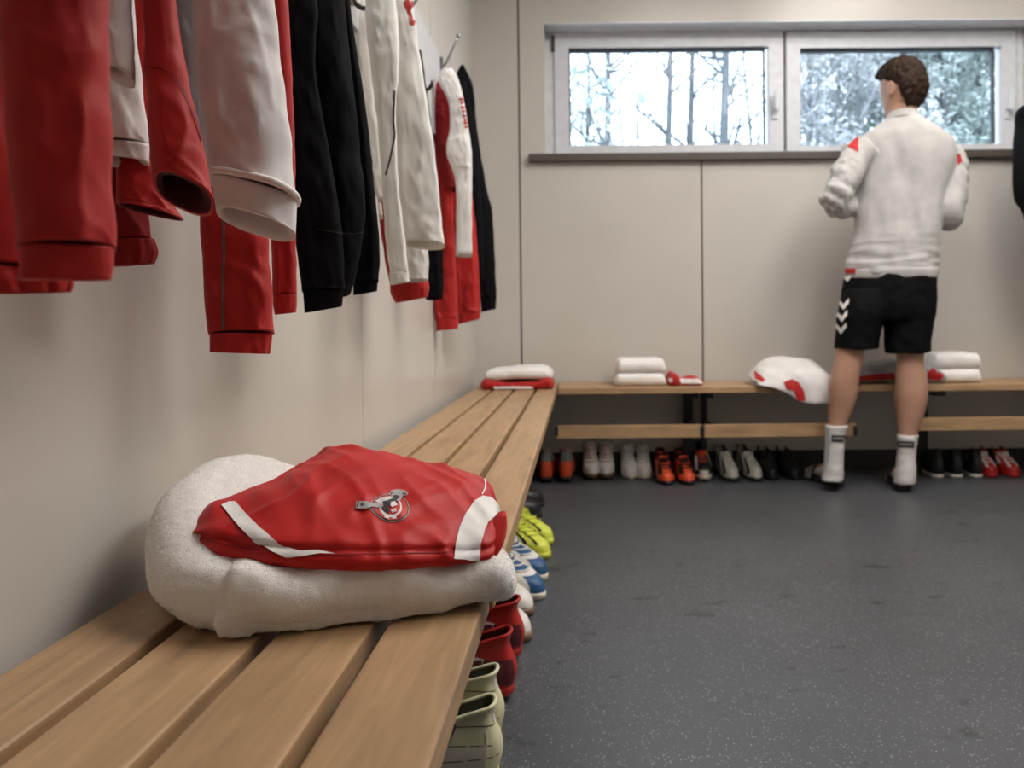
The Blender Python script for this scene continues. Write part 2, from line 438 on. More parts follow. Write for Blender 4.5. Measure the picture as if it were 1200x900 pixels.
# ---- windows: fixed frame, sash, pane, handle
YW = YB + 0.115
def frame_vf(x0, x1, z0, z1, wx, wz0, wz1, y0, y1):
    return join(box_vf(x0, x0 + wx, y0, y1, z0, z1), box_vf(x1 - wx, x1, y0, y1, z0, z1),
                box_vf(x0 + wx, x1 - wx, y0, y1, z0, z0 + wz0), box_vf(x0 + wx, x1 - wx, y0, y1, z1 - wz1, z1))
def window(name, pxa, pxb, pga, pgb, hx):
    x0, x1 = P(pxa, 110, YW).x, P(pxb, 110, YW).x
    g0, g1 = P(pga, 110, YW).x, P(pgb, 110, YW).x
    zt = P((pxa + pxb) / 2, 36.5, YW).z; zb = OZ0 + 0.001
    gt = P((pxa + pxb) / 2, 55, YW).z; gb = P((pxa + pxb) / 2, 169.5, YW).z
    e = tag(empty(name, ((x0 + x1) / 2, YW, zb)), kind='structure')
    make('window_frame', frame_vf(x0 - 0.012, x1 + 0.012, zb, zt + 0.012, 0.02, 0.018, 0.02, YW + 0.012, YW + 0.08), M['pvc'], e, False)
    s = make('sash', frame_vf(x0, x1, zb + 0.012, zt, g0 - x0, gb - zb - 0.012, zt - gt, YW, YW + 0.06), M['pvc'], e, False)
    make('gasket', frame_vf(g0, g1, gb, gt, 0.007, 0.003, 0.012, YW + 0.022, YW + 0.050), M['gasket'], s, False)
    box('pane', g0, g1, YW + 0.034, YW + 0.040, gb, gt, M['glass'], s)
    if hx:
        xh = P(hx, 120, YW).x; zh = P(hx, 131, YW).z
        h = make('window_handle', join(box_vf(xh - 0.013, xh + 0.013, YW - 0.010, YW, zh - 0.035, zh + 0.035),
                                       box_vf(xh - 0.008, xh + 0.008, YW - 0.045, YW - 0.010, zh + 0.008, zh + 0.024),
                                       box_vf(xh - 0.010, xh + 0.010, YW - 0.052, YW - 0.036, zh + 0.00, zh + 0.095)), M['pvc'], s, False)
    # hinge on the frame edge
    if pxa < 700:
        make('hinge', join(box_vf(x0 - 0.012, x0 + 0.002, YW - 0.01, YW + 0.012, zt - 0.09, zt - 0.02)), M['gasket'], e, False)
    return x0, x1, zb, zt
w1 = window('window_1', 650, 918, 667, 898, 908)
w2 = window('window_2', 922, 1190, 938, 1168, 1180)
# surround filling the opening beside the sashes
tag(make('trim_2', join(box_vf(OX0, w1[0] - 0.012, YW + 0.006, YW + 0.08, OZ0, OZ1), box_vf(w2[1] + 0.012, OX1, YW + 0.006, YW + 0.08, OZ0, OZ1),
                        box_vf(w1[1] + 0.012, w2[0] - 0.012, YW + 0.02, YW + 0.08, OZ0, OZ1),
                        box_vf(OX0, OX1, YW + 0.006, YW + 0.08, w1[3] + 0.012, OZ1)), M['pvc'], None, False), kind='structure')

tag(box('trim_3', OX0, OX1, YB, YW + 0.006, OZ1 - 0.006, OZ1, M['soffit']), kind='structure')
# ---- ceiling luminaires
def lamp_mat():
    m, nt, b = new_mat('lit_diffuser')
    b.inputs['Base Color'].default_value = (0.8, 0.8, 0.8, 1)
    b.inputs['Emission Color'].default_value = (*LAMP_COL, 1); b.inputs['Emission Strength'].default_value = LAMP_POWER
    return m
M['lamp'] = lamp_mat()
def ceiling_light(x, y, lab):
    e = empty('ceiling_light', (x, y, ZC), lab, 'ceiling light', 'ceiling lights along the room')
    make('housing', join(box_vf(x - 0.31, x - 0.30, y - 0.62, y + 0.62, ZC - 0.06, ZC), box_vf(x + 0.30, x + 0.31, y - 0.62, y + 0.62, ZC - 0.06, ZC),
                         box_vf(x - 0.30, x + 0.30, y - 0.62, y - 0.61, ZC - 0.06, ZC), box_vf(x - 0.30, x + 0.30, y + 0.61, y + 0.62, ZC - 0.06, ZC)), M['pvc'], e, False)
    box('diffuser', x - 0.299, x + 0.299, y - 0.609, y + 0.609, ZC - 0.05, ZC - 0.042, M['lamp'], e)
for lx, ly in ((1.50, 2.55), (0.60, 1.95), (1.50, 1.25)):
    ceiling_light(lx, ly, 'large white ceiling panel light with lit diffuser')

# ================================================================ benches
ZB = 0.43; TH = 0.028
def leg_frame(e, x0, x1, y, wdt=0.04, along='X'):
    """black steel trestle: two posts, bearer and foot bar"""
    t = wdt / 2
    def bx(*a): return box_vf(*a)
    if along == 'X':
        box('leg', x0 + 0.02, x0 + 0.02 + wdt, y - t, y + t, 0, ZB - TH - 0.03, M['steel_black'], e, 0.003)
        box('leg', x1 - 0.13 - wdt, x1 - 0.13, y - t, y + t, 0, ZB - TH - 0.03, M['steel_black'], e, 0.003)
        box('bearer', x0 + 0.01, x1 - 0.01, y - t, y + t, ZB - TH - 0.03, ZB - TH, M['steel_black'], e, 0.003)
def long_bench(label, xs_, ends, legs_y):
    e = empty('bench', ((xs_[0][0] + xs_[-1][1]) / 2, (ends[0] + ends[1]) / 2, 0), label, 'bench')
    for (a, b) in xs_:
        box('slat', a, b, ends[0], ends[1], ZB - TH, ZB, M['wood'], e, 0.0045, 3, origin=((a + b) / 2, ends[0], ZB))
    for y in legs_y: leg_frame(e, xs_[0][0], xs_[-1][1], y)
    return e
p = 0.0935
near_x = [(-0.0935 - p * k - 0.0805, -0.0935 - p * k) for k in (3, 2, 1, 0)]
long_bench('oiled wooden slatted bench in front of the folded terry towel, running along the wall', near_x, (-1.35, 0.838), (-1.1, -0.3, 0.6))
p = 0.0903
far_x = [(-0.0890 - p * k - 0.0785, -0.0890 - p * k) for k in (3, 2, 1, 0)]
long_bench('oiled wooden slatted bench along the clothes wall, reaching into the far corner', far_x, (0.845, YB - 0.012), (1.175, 2.86, 3.60))

# back bench under the windows
YBF = 3.43
eb = empty('bench', (1.05, 3.6, 0), 'wooden bench with a low shoe rail under the windows', 'bench')
py_ = (YB - 0.012 - YBF + 0.012) / 4
for k in range(4):
    a = YBF + py_ * k
    box('slat', -0.084, XR - 0.01, a, a + py_ - 0.012, ZB - TH, ZB, M['woodx'], eb, 0.0045, 3, origin=(-0.084, a, ZB))
def cross_leg(x, wd):
    box('leg', x, x + wd, YB - 0.085, YB - 0.045, 0, ZB - TH - 0.03, M['steel_black'], eb, 0.003)
    box('rail_arm', x + wd * .2, x + wd * .8, YBF + 0.030, YB - 0.085, 0.235, 0.262, M['steel_black'], eb, 0.003)
    box('bearer', x, x + wd, YBF + 0.10, YB - 0.03, ZB - TH - 0.03, ZB - TH, M['steel_black'], eb, 0.003)
for a, b in ((801, 812), (822, 828.5), (1074, 1087)):
    xa, xb = P(a, 480, YB - .08).x, P(b, 480, YB - .08).x
    cross_leg(xa, xb - xa)
for a, b, zt, zb_ in ((650.5, 823, 498.5, 513.5), (825.5, 1004, 497, 512), (1062, 1260, 490, 505)):
    A = P(a, zt, YBF + 0.008); B = P(b, zt, YBF + 0.008); zlo = P(a, zb_, YBF + 0.008).z
    zhi = 0.5 * (A.z + B.z) if b < 1100 else A.z
    box('shoe_rail', A.x, min(B.x, XR - 0.01), YBF + 0.008, YBF + 0.030, zhi - 0.055, zhi, M['woodx'], eb, 0.003, origin=(A.x, YBF + 0.01, zhi))
for a in (652, 823, 1003):
    A = P(a, 505, YBF); 
    make('rail_bracket', join(box_vf(A.x - 0.008, A.x + 0.008, YBF + 0.004, YBF + 0.010, A.z - 0.022, A.z + 0.020), box_vf(A.x - 0.008, A.x + 0.008, YBF + 0.030, YBF + 0.036, A.z - 0.022, A.z + 0.020)), M['steel_black'], eb, False)

# ================================================================ hook board and coat hooks
zr = PX(509, 60, XL).z
hb = tag(box('hook_board', XL + 0.0015, XL + 0.014, 0.2, 3.35, zr - 0.30, zr, M['hookrail'], bev=0.002), 'pale grey hook board fixed along the wall above the bench', 'hook board')
def coat_hook(y, lab):
    x = XL + 0.014
    e = empty('coat_hook', (x, y, zr - 0.15), lab, 'coat hook', 'coat hooks on the hook board')
    make('stem', tube_vf([(x + 0.005, y, zr - 0.27), (x + 0.005, y, zr - 0.01)], 0.005, 10), M['steel'], e)
    make('prong', tube_vf([(x + 0.005, y, zr - 0.045), (x + 0.02, y, zr - 0.03), (x + 0.055, y, zr + 0.045), (x + 0.063, y, zr + 0.062)], [0.0045] * 3 + [0.0045], 10), M['steel'], e)
    make('prong_tip', tube_vf([(x + 0.061, y, zr + 0.058), (x + 0.066, y, zr + 0.068)], 0.0075, 10), M['steel'], e)
    pts = [(x + 0.005, y, zr - 0.25)] + [(x + 0.035 - 0.03 * cos(a), y, zr - 0.25 - 0.028 * sin(a)) for a in [pi * k / 8 for k in range(1, 9)]]
    make('lower_hook', tube_vf(pts, 0.005, 10), M['steel_dark'], e)
HOOK_Y = (0.47, 0.72, 0.94, 1.27, 1.68, 2.27, 2.80)
for y, t_ in zip(HOOK_Y, ('the dark red jacket with the smooth cuff', 'the red jacket with the open hem', 'the long white shirt', 'the black jacket with long sleeves', 'the cream jacket')): coat_hook(y, 'steel coat hook holding ' + t_)
coat_hook(HOOK_Y[5], 'steel coat hook with its prong sticking up beside the cream jacket')
coat_hook(HOOK_Y[6], 'steel coat hook above the red tracksuit nearest the far corner')

# ================================================================ outdoors
gr = make('ground', ([(-60, 4.2, -0.4), (60, 4.2, -0.4), (60, 90, -0.4), (-60, 90, -0.4)], [(0, 1, 2, 3)]), plain('frosty_forest_floor', (0.34, 0.35, 0.37), 0.95, var=0.3, scale=2), None, False)
tag(gr, kind='structure')
M['bark'] = plain('grey_bark', (0.13, 0.135, 0.14), 0.9, var=0.3, scale=20)
M['leaf'] = plain('grey_green_leaf', (0.42, 0.47, 0.44), 0.8, var=0.35, scale=1.5)
M['twig'] = plain('pale_brown_twig', (0.46, 0.46, 0.46), 0.9, var=0.3, scale=3)
def tree(x, y, h, r, rnd, label, nbr=16, leaf=0, lean=0.0, blen=1.3, zlo=0.25, leafmat='leaf', lsz=0.11):
    e = empty('tree', (x, y, -0.4), label, 'tree', 'trees outside the windows')
    pts = []; rad = []
    n = 9; wob = rnd.uniform(0, 6)
    for k in range(n):
        t = k / (n - 1)
        pts.append(Vector((x + lean * t * h + 0.07 * sin(wob + 5 * t), y + 0.07 * cos(wob + 4 * t), -0.4 + h * t))); rad.append(r * (1 - 0.75 * t))
    make('trunk', tube_vf(pts, rad, 7), M['bark'], e)
    segs = []; tips = []
    for b in range(nbr):
        t = rnd.uniform(zlo, 0.97); i = int(t * (n - 1)); base = pts[i].lerp(pts[min(i + 1, n - 1)], t * (n - 1) - i)
        a = rnd.uniform(0, 2 * pi); L = blen * rnd.uniform(0.5, 1.2) * (1.15 - t * 0.7)
        d = Vector((cos(a), sin(a), rnd.uniform(0.35, 1.2))).normalized()
        q = [base]; dd = d.copy()
        for s in range(4):
            dd = (dd + Vector((rnd.uniform(-.25, .25), rnd.uniform(-.25, .25), rnd.uniform(-.12, .22)))).normalized()
            q.append(q[-1] + dd * L / 4)
        rb = r * (1 - 0.75 * t) * 0.55
        segs.append(tube_vf(q, [rb, rb * .8, rb * .6, rb * .42, rb * .2], 5))
        tips += q[2:]
        for s in range(5):
            st = q[rnd.randint(1, 4)]; dd = (d + Vector((rnd.uniform(-1, 1), rnd.uniform(-1, 1), rnd.uniform(-.5, .8)))).normalized()
            q2 = [st, st + dd * L * .18, st + dd * L * .34 + Vector((0, 0, rnd.uniform(-.05, .1)))]
            segs.append(tube_vf(q2, [rb * .35, rb * .25, rb * .12], 4)); tips.append(q2[2]); tips.append(q2[1])
    tag(make('branches', join(*segs), M['bark' if leafmat == 'leaf' else 'twig'], e), kind='stuff')
    if leaf:
        V = []; Fs = []
        for k in range(leaf):
            c = rnd.choice(tips) + Vector((rnd.gauss(0, .16), rnd.gauss(0, .16), rnd.gauss(0, .14)))
            u = Vector((rnd.gauss(0, 1), rnd.gauss(0, 1), rnd.gauss(0, 1))).normalized(); v = u.orthogonal().normalized()
            s = lsz * rnd.uniform(.5, 1.2); o = len(V)
            V += [c - u * s, c + v * s * .4, c + u * s, c - v * s * .4]; Fs.append((o, o + 1, o + 2, o + 3))
        tag(make('foliage', (V, Fs), M[leafmat], e, False), kind='stuff')
    return e
rnd = random.Random(5)
def at_px(px, Y): return P(px, 110, Y).x
LBL = 'slender bare tree trunk standing against the white sky outside'
for px, Y, h, r, ln in ((722, 12, 8.0, 0.085, -0.03), (783, 13, 9, 0.075, 0.0), (808, 14, 9, 0.085, 0.0), (848, 11.5, 9, 0.085, 0.005), (857, 13, 8, 0.07, -0.012), (893, 17, 8, 0.06, -0.05), (832, 19, 8, 0.06, 0.02), (742, 21, 8, .06, .01)):
    tree(at_px(px, Y), Y, h, r, rnd, LBL, 30, 0, ln)
tree(at_px(676, 10), 10, 4.4, 0.06, rnd, 'small leafy bush tree outside the window with the white sky', 20, 420, 0.02, 1.2, 0.4, lsz=0.10)
for px, Y, h, r in ((945, 15, 9, .07), (985, 17, 9, .08), (1010, 14, 8, .06), (1060, 16, 10, .09), (1105, 15, 9, .09), (1150, 17, 10, .09), (1190, 15, 9, .08), (960, 21, 11, .1), (1030, 22, 11, .1), (1085, 21, 11, .1), (1140, 22, 11, .1), (1200, 22, 11, .1)):
    pale = px < 1020
    tree(at_px(px, Y), Y, h, r, rnd, 'pale twiggy woodland tree outside behind the standing person' if pale else 'grey-green evergreen tree outside behind the standing person', 34, 8000 if not pale else 5000, 0.0, 1.9, 0.15, 'leaf' if not pale else 'twig', 0.10 if not pale else .08)
# ================================================================ hanging clothes
def tube_rows(rings, Y, tk, n, seg, folds, seed, sq=2.4, ymin=0.012, tilt=0.0, crease=0.5):
    """rings: (xl, yl, xr, yr) pixel edges at depth Y (or with own depth as 5th) -> closed loops of cloth"""
    rr = [tuple(r) + ((Y,) if len(r) == 4 else ()) for r in rings]
    rows = crom(rr, n); loops = []; rd = random.Random(seed)
    wid = max(abs(r[2] - r[0]) for r in rr) * 0.030 * (crease > .2)
    rows = [(a + wid * noise.noise(Vector((yl * 4.0 / max(60, wid * 60), seed, 0.3))), yl, b_ + wid * noise.noise(Vector((yr * 4.0 / max(60, wid * 60), seed + 9, 7.1))), yr, yy) for a, yl, b_, yr, yy in rows]
    ph = [rd.uniform(0, 6.28) for _ in folds]; dr = [rd.uniform(-1.6, 1.6) for _ in folds]
    for k, (xl, yl, xr, yr, yy) in enumerate(rows):
        a0, a1 = P(xl, yl, yy), P(xr, yr, yy); c = (a0 + a1) / 2; A = (a1 - a0) / 2
        b = Vector((c.x, c.y, 0)).normalized(); ap = Vector((b.y, -b.x, 0))
        hw = max(A.dot(ap), 1e-4); az = A.z; ht = max(hw * tk, ymin); t = k / (n - 1); lp = []
        tl = tilt * max(0.0, (t - 0.55) / 0.45) ** 1.5
        for i in range(seg):
            th = 2 * pi * i / seg; ct, st = cos(th), sin(th)
            x = math.copysign(abs(ct) ** (2 / sq), ct); y = math.copysign(abs(st) ** (2 / sq), st)
            e = 0.0
            for j, (kk, am) in enumerate(folds):
                wv = sin(kk * th + ph[j] + dr[j] * t * 2.2)
                e += am * wv * (0.35 + 0.65 * t) * (abs(st) * 0.9 + 0.1)
            q = c + ap * (hw * x) + b * (ht * y + hw * e * (1 if st >= 0 else -1)) + Vector((0, 0, az * x))
            q.z -= tl * ht * y
            s_ = 8.5 / max(hw * 10, 0.25)
            v = Vector((q.x * s_ + q.z * s_ * .5 + seed, q.y * s_, q.z * s_ * 0.55 - q.x * s_ * .3))
            cr = 1 - abs(noise.noise(v)) * 3.0; cr = max(cr, 0) ** 2
            cr2 = max(0, 1 - abs(noise.noise(Vector((v.x * 1.3 - v.z * 1.4 + 5, v.y * 1.3, v.z * 1.1 + v.x)))) * 3.4) ** 2
            q += b * (crease * hw * (0.15 * cr + 0.10 * cr2 + 0.24 * noise.noise(v * 0.45)) * (-1 if st < 0 else 1) * abs(st))
            if q.x < XL + 0.003: q.x = XL + 0.003
            lp.append(q)
        loops.append(lp)
    return loops
def hang(parent, name, mat, rings, Y, tk=0.55, folds=((3, .07), (5, .06), (8, .035)), seed=1, n=54, seg=72, open_bottom=True, tilt=0.25, rim=0.0028, depth=0.10, crease=0.75, inner_face=None):
    loops = tube_rows(rings, Y, tk, n, seg, folds, seed, tilt=tilt, crease=crease)
    if open_bottom:
        inner = []; z_end = sum(p_.z for p_ in loops[-1]) / seg
        for l_ in reversed(loops):
            c = sum(l_, Vector()) / seg; hw_ = max((l_[0] - l_[seg // 2]).length / 2, 1e-3)
            if c.z - z_end > depth: break
            s = max(0.5, 1 - (rim if not inner else rim * 1.8 + .002) / hw_)
            inner.append([c + (p_ - c) * s for p_ in l_])
        if len(inner) < 2: inner.append([p_ + Vector((0, 0, .004)) for p_ in inner[0]])
        if inner_face:
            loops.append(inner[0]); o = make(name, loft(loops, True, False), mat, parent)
            make('lining', loft(inner, False, True), inner_face, parent); return o  # inside of the tube as its own mesh, coloured for painted shade
        loops += inner
    o = make(name, loft(loops, True, True), mat, parent)
    return o
def cuff(parent, name, mat, rings, Y, tk=0.55, seed=1, gather=16, am=0.045):
    return hang(parent, name, mat, rings, Y, tk, ((gather, am), (gather * 2 - 3, am * .6), (3, .03)), seed, n=10, seg=96, rim=0.004, depth=0.03, tilt=0.0, crease=0.15)
GRP = None
def garment(name, y, label, cat, group='clothes hung on the hook board'):
    return empty(name, (XL + 0.06, y, 1.33), label, cat, group)
def line_on(name, pts, bvh, wpx, mat, parent, off=0.0012):
    """a seam, zip or piping as a narrow strip following a surface"""
    dense = crom([tuple(p_) for p_ in pts], max(8, len(pts) * 8)); L = []; Rr = []
    for i, p_ in enumerate(dense):
        a = Vector(dense[max(i - 1, 0)]); b = Vector(dense[min(i + 1, len(dense) - 1)]); d = (b - a).normalized(); nn = Vector((-d.y, d.x)) * wpx / 2
        L.append(Vector(p_) + nn); Rr.append(Vector(p_) - nn)
    return decal(name, L + Rr[::-1], bvh, mat, parent, off, 6.0)

M['maroon_lining'] = fabric('dark_maroon_lining', (0.05, 0.006, 0.008), rough=.9)  # same red cloth, darkened to paint the shade inside the open jacket
# ---- 1: red jacket close to the camera side of the bench
g1 = garment('tracksuit_jacket', HOOK_Y[0], 'dark red jacket with a smooth cuffed sleeve, hung before the short white jersey', 'jacket')
b1 = hang(g1, 'body', M['red'], [(60, -1100, 120, -1100, .47), (-40, -820, 100, -820, .47), (-120, -500, 90, -500, .48), (-140, -100, 88, -100, .50), (-130, 200, 90, 210, .50), (-120, 318, 90, 318, .50)], .5, .45, seed=3)
cuff(g1, 'hem', M['red'], [(-115, 312, 92, 312, .50), (-110, 330, 92, 330, .50), (-105, 348, 88, 340, .50)], .5, .42, 4)
s1 = hang(g1, 'sleeve', M['red'], [(60, -1000, 125, -1000, .44), (10, -700, 128, -700, .44), (-5, -300, 128, -300, .44), (-2, 0, 130, 0, .44), (4, 100, 131, 100, .44), (14, 220, 135, 220, .44), (18, 270, 138, 268, .44), (20, 292, 138, 290, .44)], .44, .62, ((2, .05), (3, .05), (5, .035)), seed=5)
cuff(g1, 'cuff', M['red'], [(23, 289, 135, 288, .44), (24, 310, 135, 308, .44), (22, 329, 132, 327, .44)], .44, .6, 6, 5, .012)
hang(g1, 'collar', M['red'], [(75, -1260, 115, -1260, .46), (65, -1180, 118, -1180, .46), (60, -1090, 121, -1090, .46)], .46, .8, seed=7, n=8)

# ---- 2: white jersey, red jacket with open hem
g2a = garment('jersey', HOOK_Y[1], 'short white jersey half hidden between two red jackets', 'jersey')
o = hang(g2a, 'body', M['white'], [(120, -640, 165, -640, .70), (85, -350, 150, -350, .70), (85, -100, 155, -100, .70), (88, 0, 158, 0, .70), (92, 80, 166, 80, .70), (98, 150, 174, 150, .70), (102, 168, 175, 168, .70)], .70, .45, ((3, .05), (5, .03)), seed=11)
hang(g2a, 'hem', M['white'], [(101, 167, 176, 167, .70), (102, 190, 177, 190, .70)], .70, .47, ((3, .05), (5, .03)), seed=11, n=6)
hang(g2a, 'sleeve', M['white'], [(118, -500, 150, -500, .655), (112, -200, 150, -200, .655), (112, 0, 155, 0, .655), (118, 48, 158, 60, .655), (120, 80, 159, 97, .655)], .655, .5, ((2, .06), (4, .06)), seed=12, n=20)
g2 = garment('tracksuit_jacket', HOOK_Y[1], 'red jacket with a wide open hem, beside the long white shirt', 'jacket')
hang(g2, 'body', M['red'], [(165, -640, 190, -640, .66), (150, -350, 185, -350, .66), (160, -120, 195, -120, .665), (166, 0, 206, 0, .67), (170, 80, 221, 92, .67), (174, 150, 237, 158, .67), (177, 190, 246, 208, .67), (180, 214, 251, 240, .67)], .67, 1.15, ((2, .05), (3, .05)), seed=14, depth=0.16, tilt=0.42, inner_face=M['maroon_lining'])
hang(g2, 'sleeve', M['red'], [(150, -420, 180, -420, .735), (142, -150, 182, -150, .735), (140, 60, 186, 60, .73), (138, 160, 190, 165, .725), (137, 215, 202, 228, .72), (136, 240, 216, 256, .72)], .72, .5, ((3, .04), (2, .03)), seed=15, tilt=.1, inner_face=M['maroon_lining'])
bv = bvh_of(g2.children[0])
line_on('seam', [(170, 78), (190, 82), (208, 95), (222, 122), (236, 165)], bv, 1.6, M['red_dark'], g2)
hang(g2, 'sleeve', M['red_dark'], [(120, -400, 160, -400, .74), (118, -100, 165, -100, .74), (122, 150, 168, 150, .74), (124, 230, 172, 230, .74), (128, 284, 178, 280, .74)], .74, .6, seed=16)
cuff(g2, 'cuff', M['red_dark'], [(130, 281, 181, 279, .74), (128, 296, 186, 294, .74), (132, 313, 182, 308, .74)], .74, .6, 17, 10, .05)

# ---- 3: long white shirt over red track trousers
g3b = garment('track_trousers', HOOK_Y[2], 'red track trousers with a thin dark piping, hung under the long white shirt', 'trousers')
hang(g3b, 'waistband', M['red'], [(250, -380, 310, -380, .95), (245, -330, 315, -330, .95)], .95, .6, seed=20, n=6)
la = hang(g3b, 'trouser_leg', M['red'], [(248, -330, 285, -330, .93), (240, -100, 295, -100, .925), (233, 130, 305, 130, .92), (234, 250, 314, 250, .92), (239, 330, 318, 328, .92), (244, 391, 322, 391, .92)], .92, .5, ((2, .05), (3, .04)), seed=21)
cuff(g3b, 'cuff', M['red'], [(246, 390, 320, 390, .92), (246, 402, 319, 402, .92), (246, 412, 317, 415, .92)], .92, .5, 22, 9, .045)
line_on('piping', [(262, 252), (262, 300), (261, 350), (262, 392)], bvh_of(la), 3.2, M['piping'], g3b)
hang(g3b, 'trouser_leg', M['red'], [(285, -330, 315, -330, 1.00), (300, -50, 335, -50, 1.00), (312, 150, 345, 150, 1.00), (318, 280, 347, 280, 1.00), (319, 348, 348, 346, 1.00)], 1.0, .55, seed=23)
cuff(g3b, 'cuff', M['red'], [(320, 346, 348, 344, 1.00), (320, 358, 348, 358, 1.0), (322, 369, 347, 366, 1.0)], 1.0, .6, 24, 8, .04)
g3c = garment('jersey', HOOK_Y[2], 'pale grey jersey glimpsed behind the red jacket with the open hem', 'jersey')
hang(g3c, 'body', M['grey'], [(200, -380, 240, -380, .88), (190, -150, 236, -150, .88), (196, 0, 238, 0, .88), (204, 70, 240, 70, .88), (214, 130, 244, 130, .88), (222, 190, 248, 190, .88)], .88, .5, seed=26)
g3 = garment('long_sleeved_shirt', HOOK_Y[2], 'long white shirt with a rolled bottom edge, over red track trousers', 'shirt')
hang(g3, 'body', M['white'], [(248, -450, 300, -450, .86), (226, -300, 310, -300, .85), (222, -120, 318, -120, .84), (225, 0, 323, 0, .83), (229, 73, 332, 73, .83), (238, 147, 341, 160, .83), (247, 210, 348, 232, .83)], .83, .72, ((2, .05), (3, .05), (6, .03)), seed=28, depth=.01, tilt=.22)
hang(g3, 'hem', M['white'], [(247, 208, 349, 231, .83), (251, 228, 348, 258, .83), (254, 250, 347, 276, .83)], .83, .70, ((2, .05), (3, .05), (6, .03)), seed=28, n=8, depth=.10, tilt=.30, crease=.15)
def ring_trim(name, parent, row, Y, tk, rad, mat, seed, folds):
    lp = tube_rows([row, row], Y, tk, 2, 72, folds, seed, tilt=.22, crease=.75)[1]
    cc = sum(lp, Vector()) / len(lp)
    lp = [cc + (q - cc) * 1.012 for q in lp]
    lp.append(lp[0]); lp.append(lp[1])
    return make(name, tube_vf(lp, rad, 8, False), mat, parent)
ring_trim('rolled_edge', g3, (246.5, 210, 349, 233), .83, .72, .0038, M['white_satin'], 28, ((2, .05), (3, .05), (6, .03)))
hang(g3, 'sleeve', M['white'], [(235, -420, 280, -420, .93), (225, -200, 300, -200, .93), (240, 0, 320, 0, .93), (255, 150, 330, 150, .93), (262, 215, 335, 215, .93)], .93, .4, seed=29)

# ---- 4: black jacket
g4 = garment('tracksuit_jacket', HOOK_Y[3], 'black jacket with long cuffed sleeves between the long white shirt and the cream jacket', 'jacket')
hang(g4, 'collar', M['black'], [(345, -260, 385, -260, 1.24), (340, -220, 390, -220, 1.24), (338, -190, 394, -190, 1.24)], 1.24, .8, seed=30, n=8)
hang(g4, 'body', M['black'], [(340, -200, 392, -200, 1.20), (332, -90, 402, -90, 1.19), (340, 0, 404, 0, 1.18), (348, 80, 412, 80, 1.17), (352, 170, 422, 170, 1.17), (354, 240, 428, 240, 1.17), (357, 290, 424, 290, 1.17), (360, 338, 414, 336, 1.17), (362, 348, 411, 344, 1.17)], 1.17, .6, ((2, .05), (3, .06), (5, .03)), seed=31)
hang(g4, 'sleeve', M['black'], [(330, -190, 352, -190, 1.12), (318, -80, 352, -80, 1.12), (318, 0, 372, 0, 1.12), (328, 80, 370, 80, 1.12), (336, 170, 385, 170, 1.12), (345, 260, 400, 260, 1.12), (352, 330, 404, 330, 1.12), (354, 342, 404, 340, 1.12)], 1.12, .5, ((2, .06), (3, .05)), seed=32)
cuff(g4, 'cuff', M['black'], [(355, 340, 402, 338, 1.12), (356, 352, 402, 350, 1.12), (357, 367, 401, 359, 1.12)], 1.12, .5, 33, 8, .015)
hang(g4, 'sleeve', M['black'], [(385, -190, 402, -190, 1.26), (388, -80, 408, -80, 1.26), (392, 0, 410, 0, 1.26), (400, 127, 429, 127, 1.26), (408, 220, 439, 220, 1.26), (412, 287, 445, 287, 1.26), (414, 335, 444, 330, 1.26)], 1.26, .55, seed=34)
cuff(g4, 'cuff', M['black'], [(414, 332, 443, 328, 1.26), (414, 346, 442, 341, 1.26)], 1.26, .5, 35, 8, .015)
bv = bvh_of(*[c for c in g4.children if c.name.startswith(('body', 'sleeve'))])
line_on('seam', [(372, 268), (392, 272), (412, 274), (424, 272)], bv, 1.4, M['charcoal'], g4)

# ---- 5: cream jacket with red chevrons, red and black clothes under it
g5r = garment('track_trousers', HOOK_Y[4], 'red trousers with a gathered hem peeking out under the cream jacket', 'trousers')
hang(g5r, 'trouser_leg', M['red'], [(440, -20, 470, -20, 1.80), (436, 90, 474, 90, 1.80), (441, 200, 482, 200, 1.80), (444, 250, 490, 250, 1.80), (452, 310, 498, 310, 1.80), (457, 333, 502, 330, 1.80)], 1.80, .5, seed=41)
cuff(g5r, 'cuff', M['red'], [(457, 333, 502, 328, 1.80), (458, 345, 503, 338, 1.80), (464, 355, 501, 348, 1.80)], 1.80, .6, 42, 9, .03)
hang(g5r, 'side_stripe', M['white'], [(443, 238, 447, 238, 1.74), (444, 255, 449, 255, 1.74)], 1.74, .5, seed=43, n=5)
g5w = garment('jersey', HOOK_Y[4], 'white jersey whose lower edge hangs below the cream jacket', 'jersey')
hang(g5w, 'body', M['white'], [(462, 0, 480, 0, 1.76), (464, 120, 490, 120, 1.76), (470, 240, 500, 240, 1.76), (474, 300, 502, 300, 1.76), (475, 330, 502, 328, 1.76)], 1.76, .5, seed=44)
g5k = garment('tracksuit_jacket', HOOK_Y[5], 'black jacket hanging behind the cream jacket, only its edge showing', 'jacket')
hang(g5k, 'body', M['black'], [(488, 60, 494, 60, 2.22), (484, 90, 498, 90, 2.20), (480, 150, 506, 150, 2.18), (484, 230, 514.5, 230, 2.15), (490, 290, 519, 290, 2.13), (496, 330, 520, 330, 2.13), (499, 351, 519, 349, 2.13)], 2.15, .5, seed=45)
g5 = garment('tracksuit_jacket', HOOK_Y[4], 'cream jacket with red chevrons on the shoulder and a dark zip', 'jacket')
hang(g5, 'back_panel', M['cream'], [(410, -30, 434, -30, 1.78), (411, 30, 436, 30, 1.76), (417, 100, 440, 100, 1.74), (426, 160, 446, 160, 1.74), (436, 215, 452, 215, 1.74), (443, 234, 456, 234, 1.74)], 1.74, .5, seed=46)
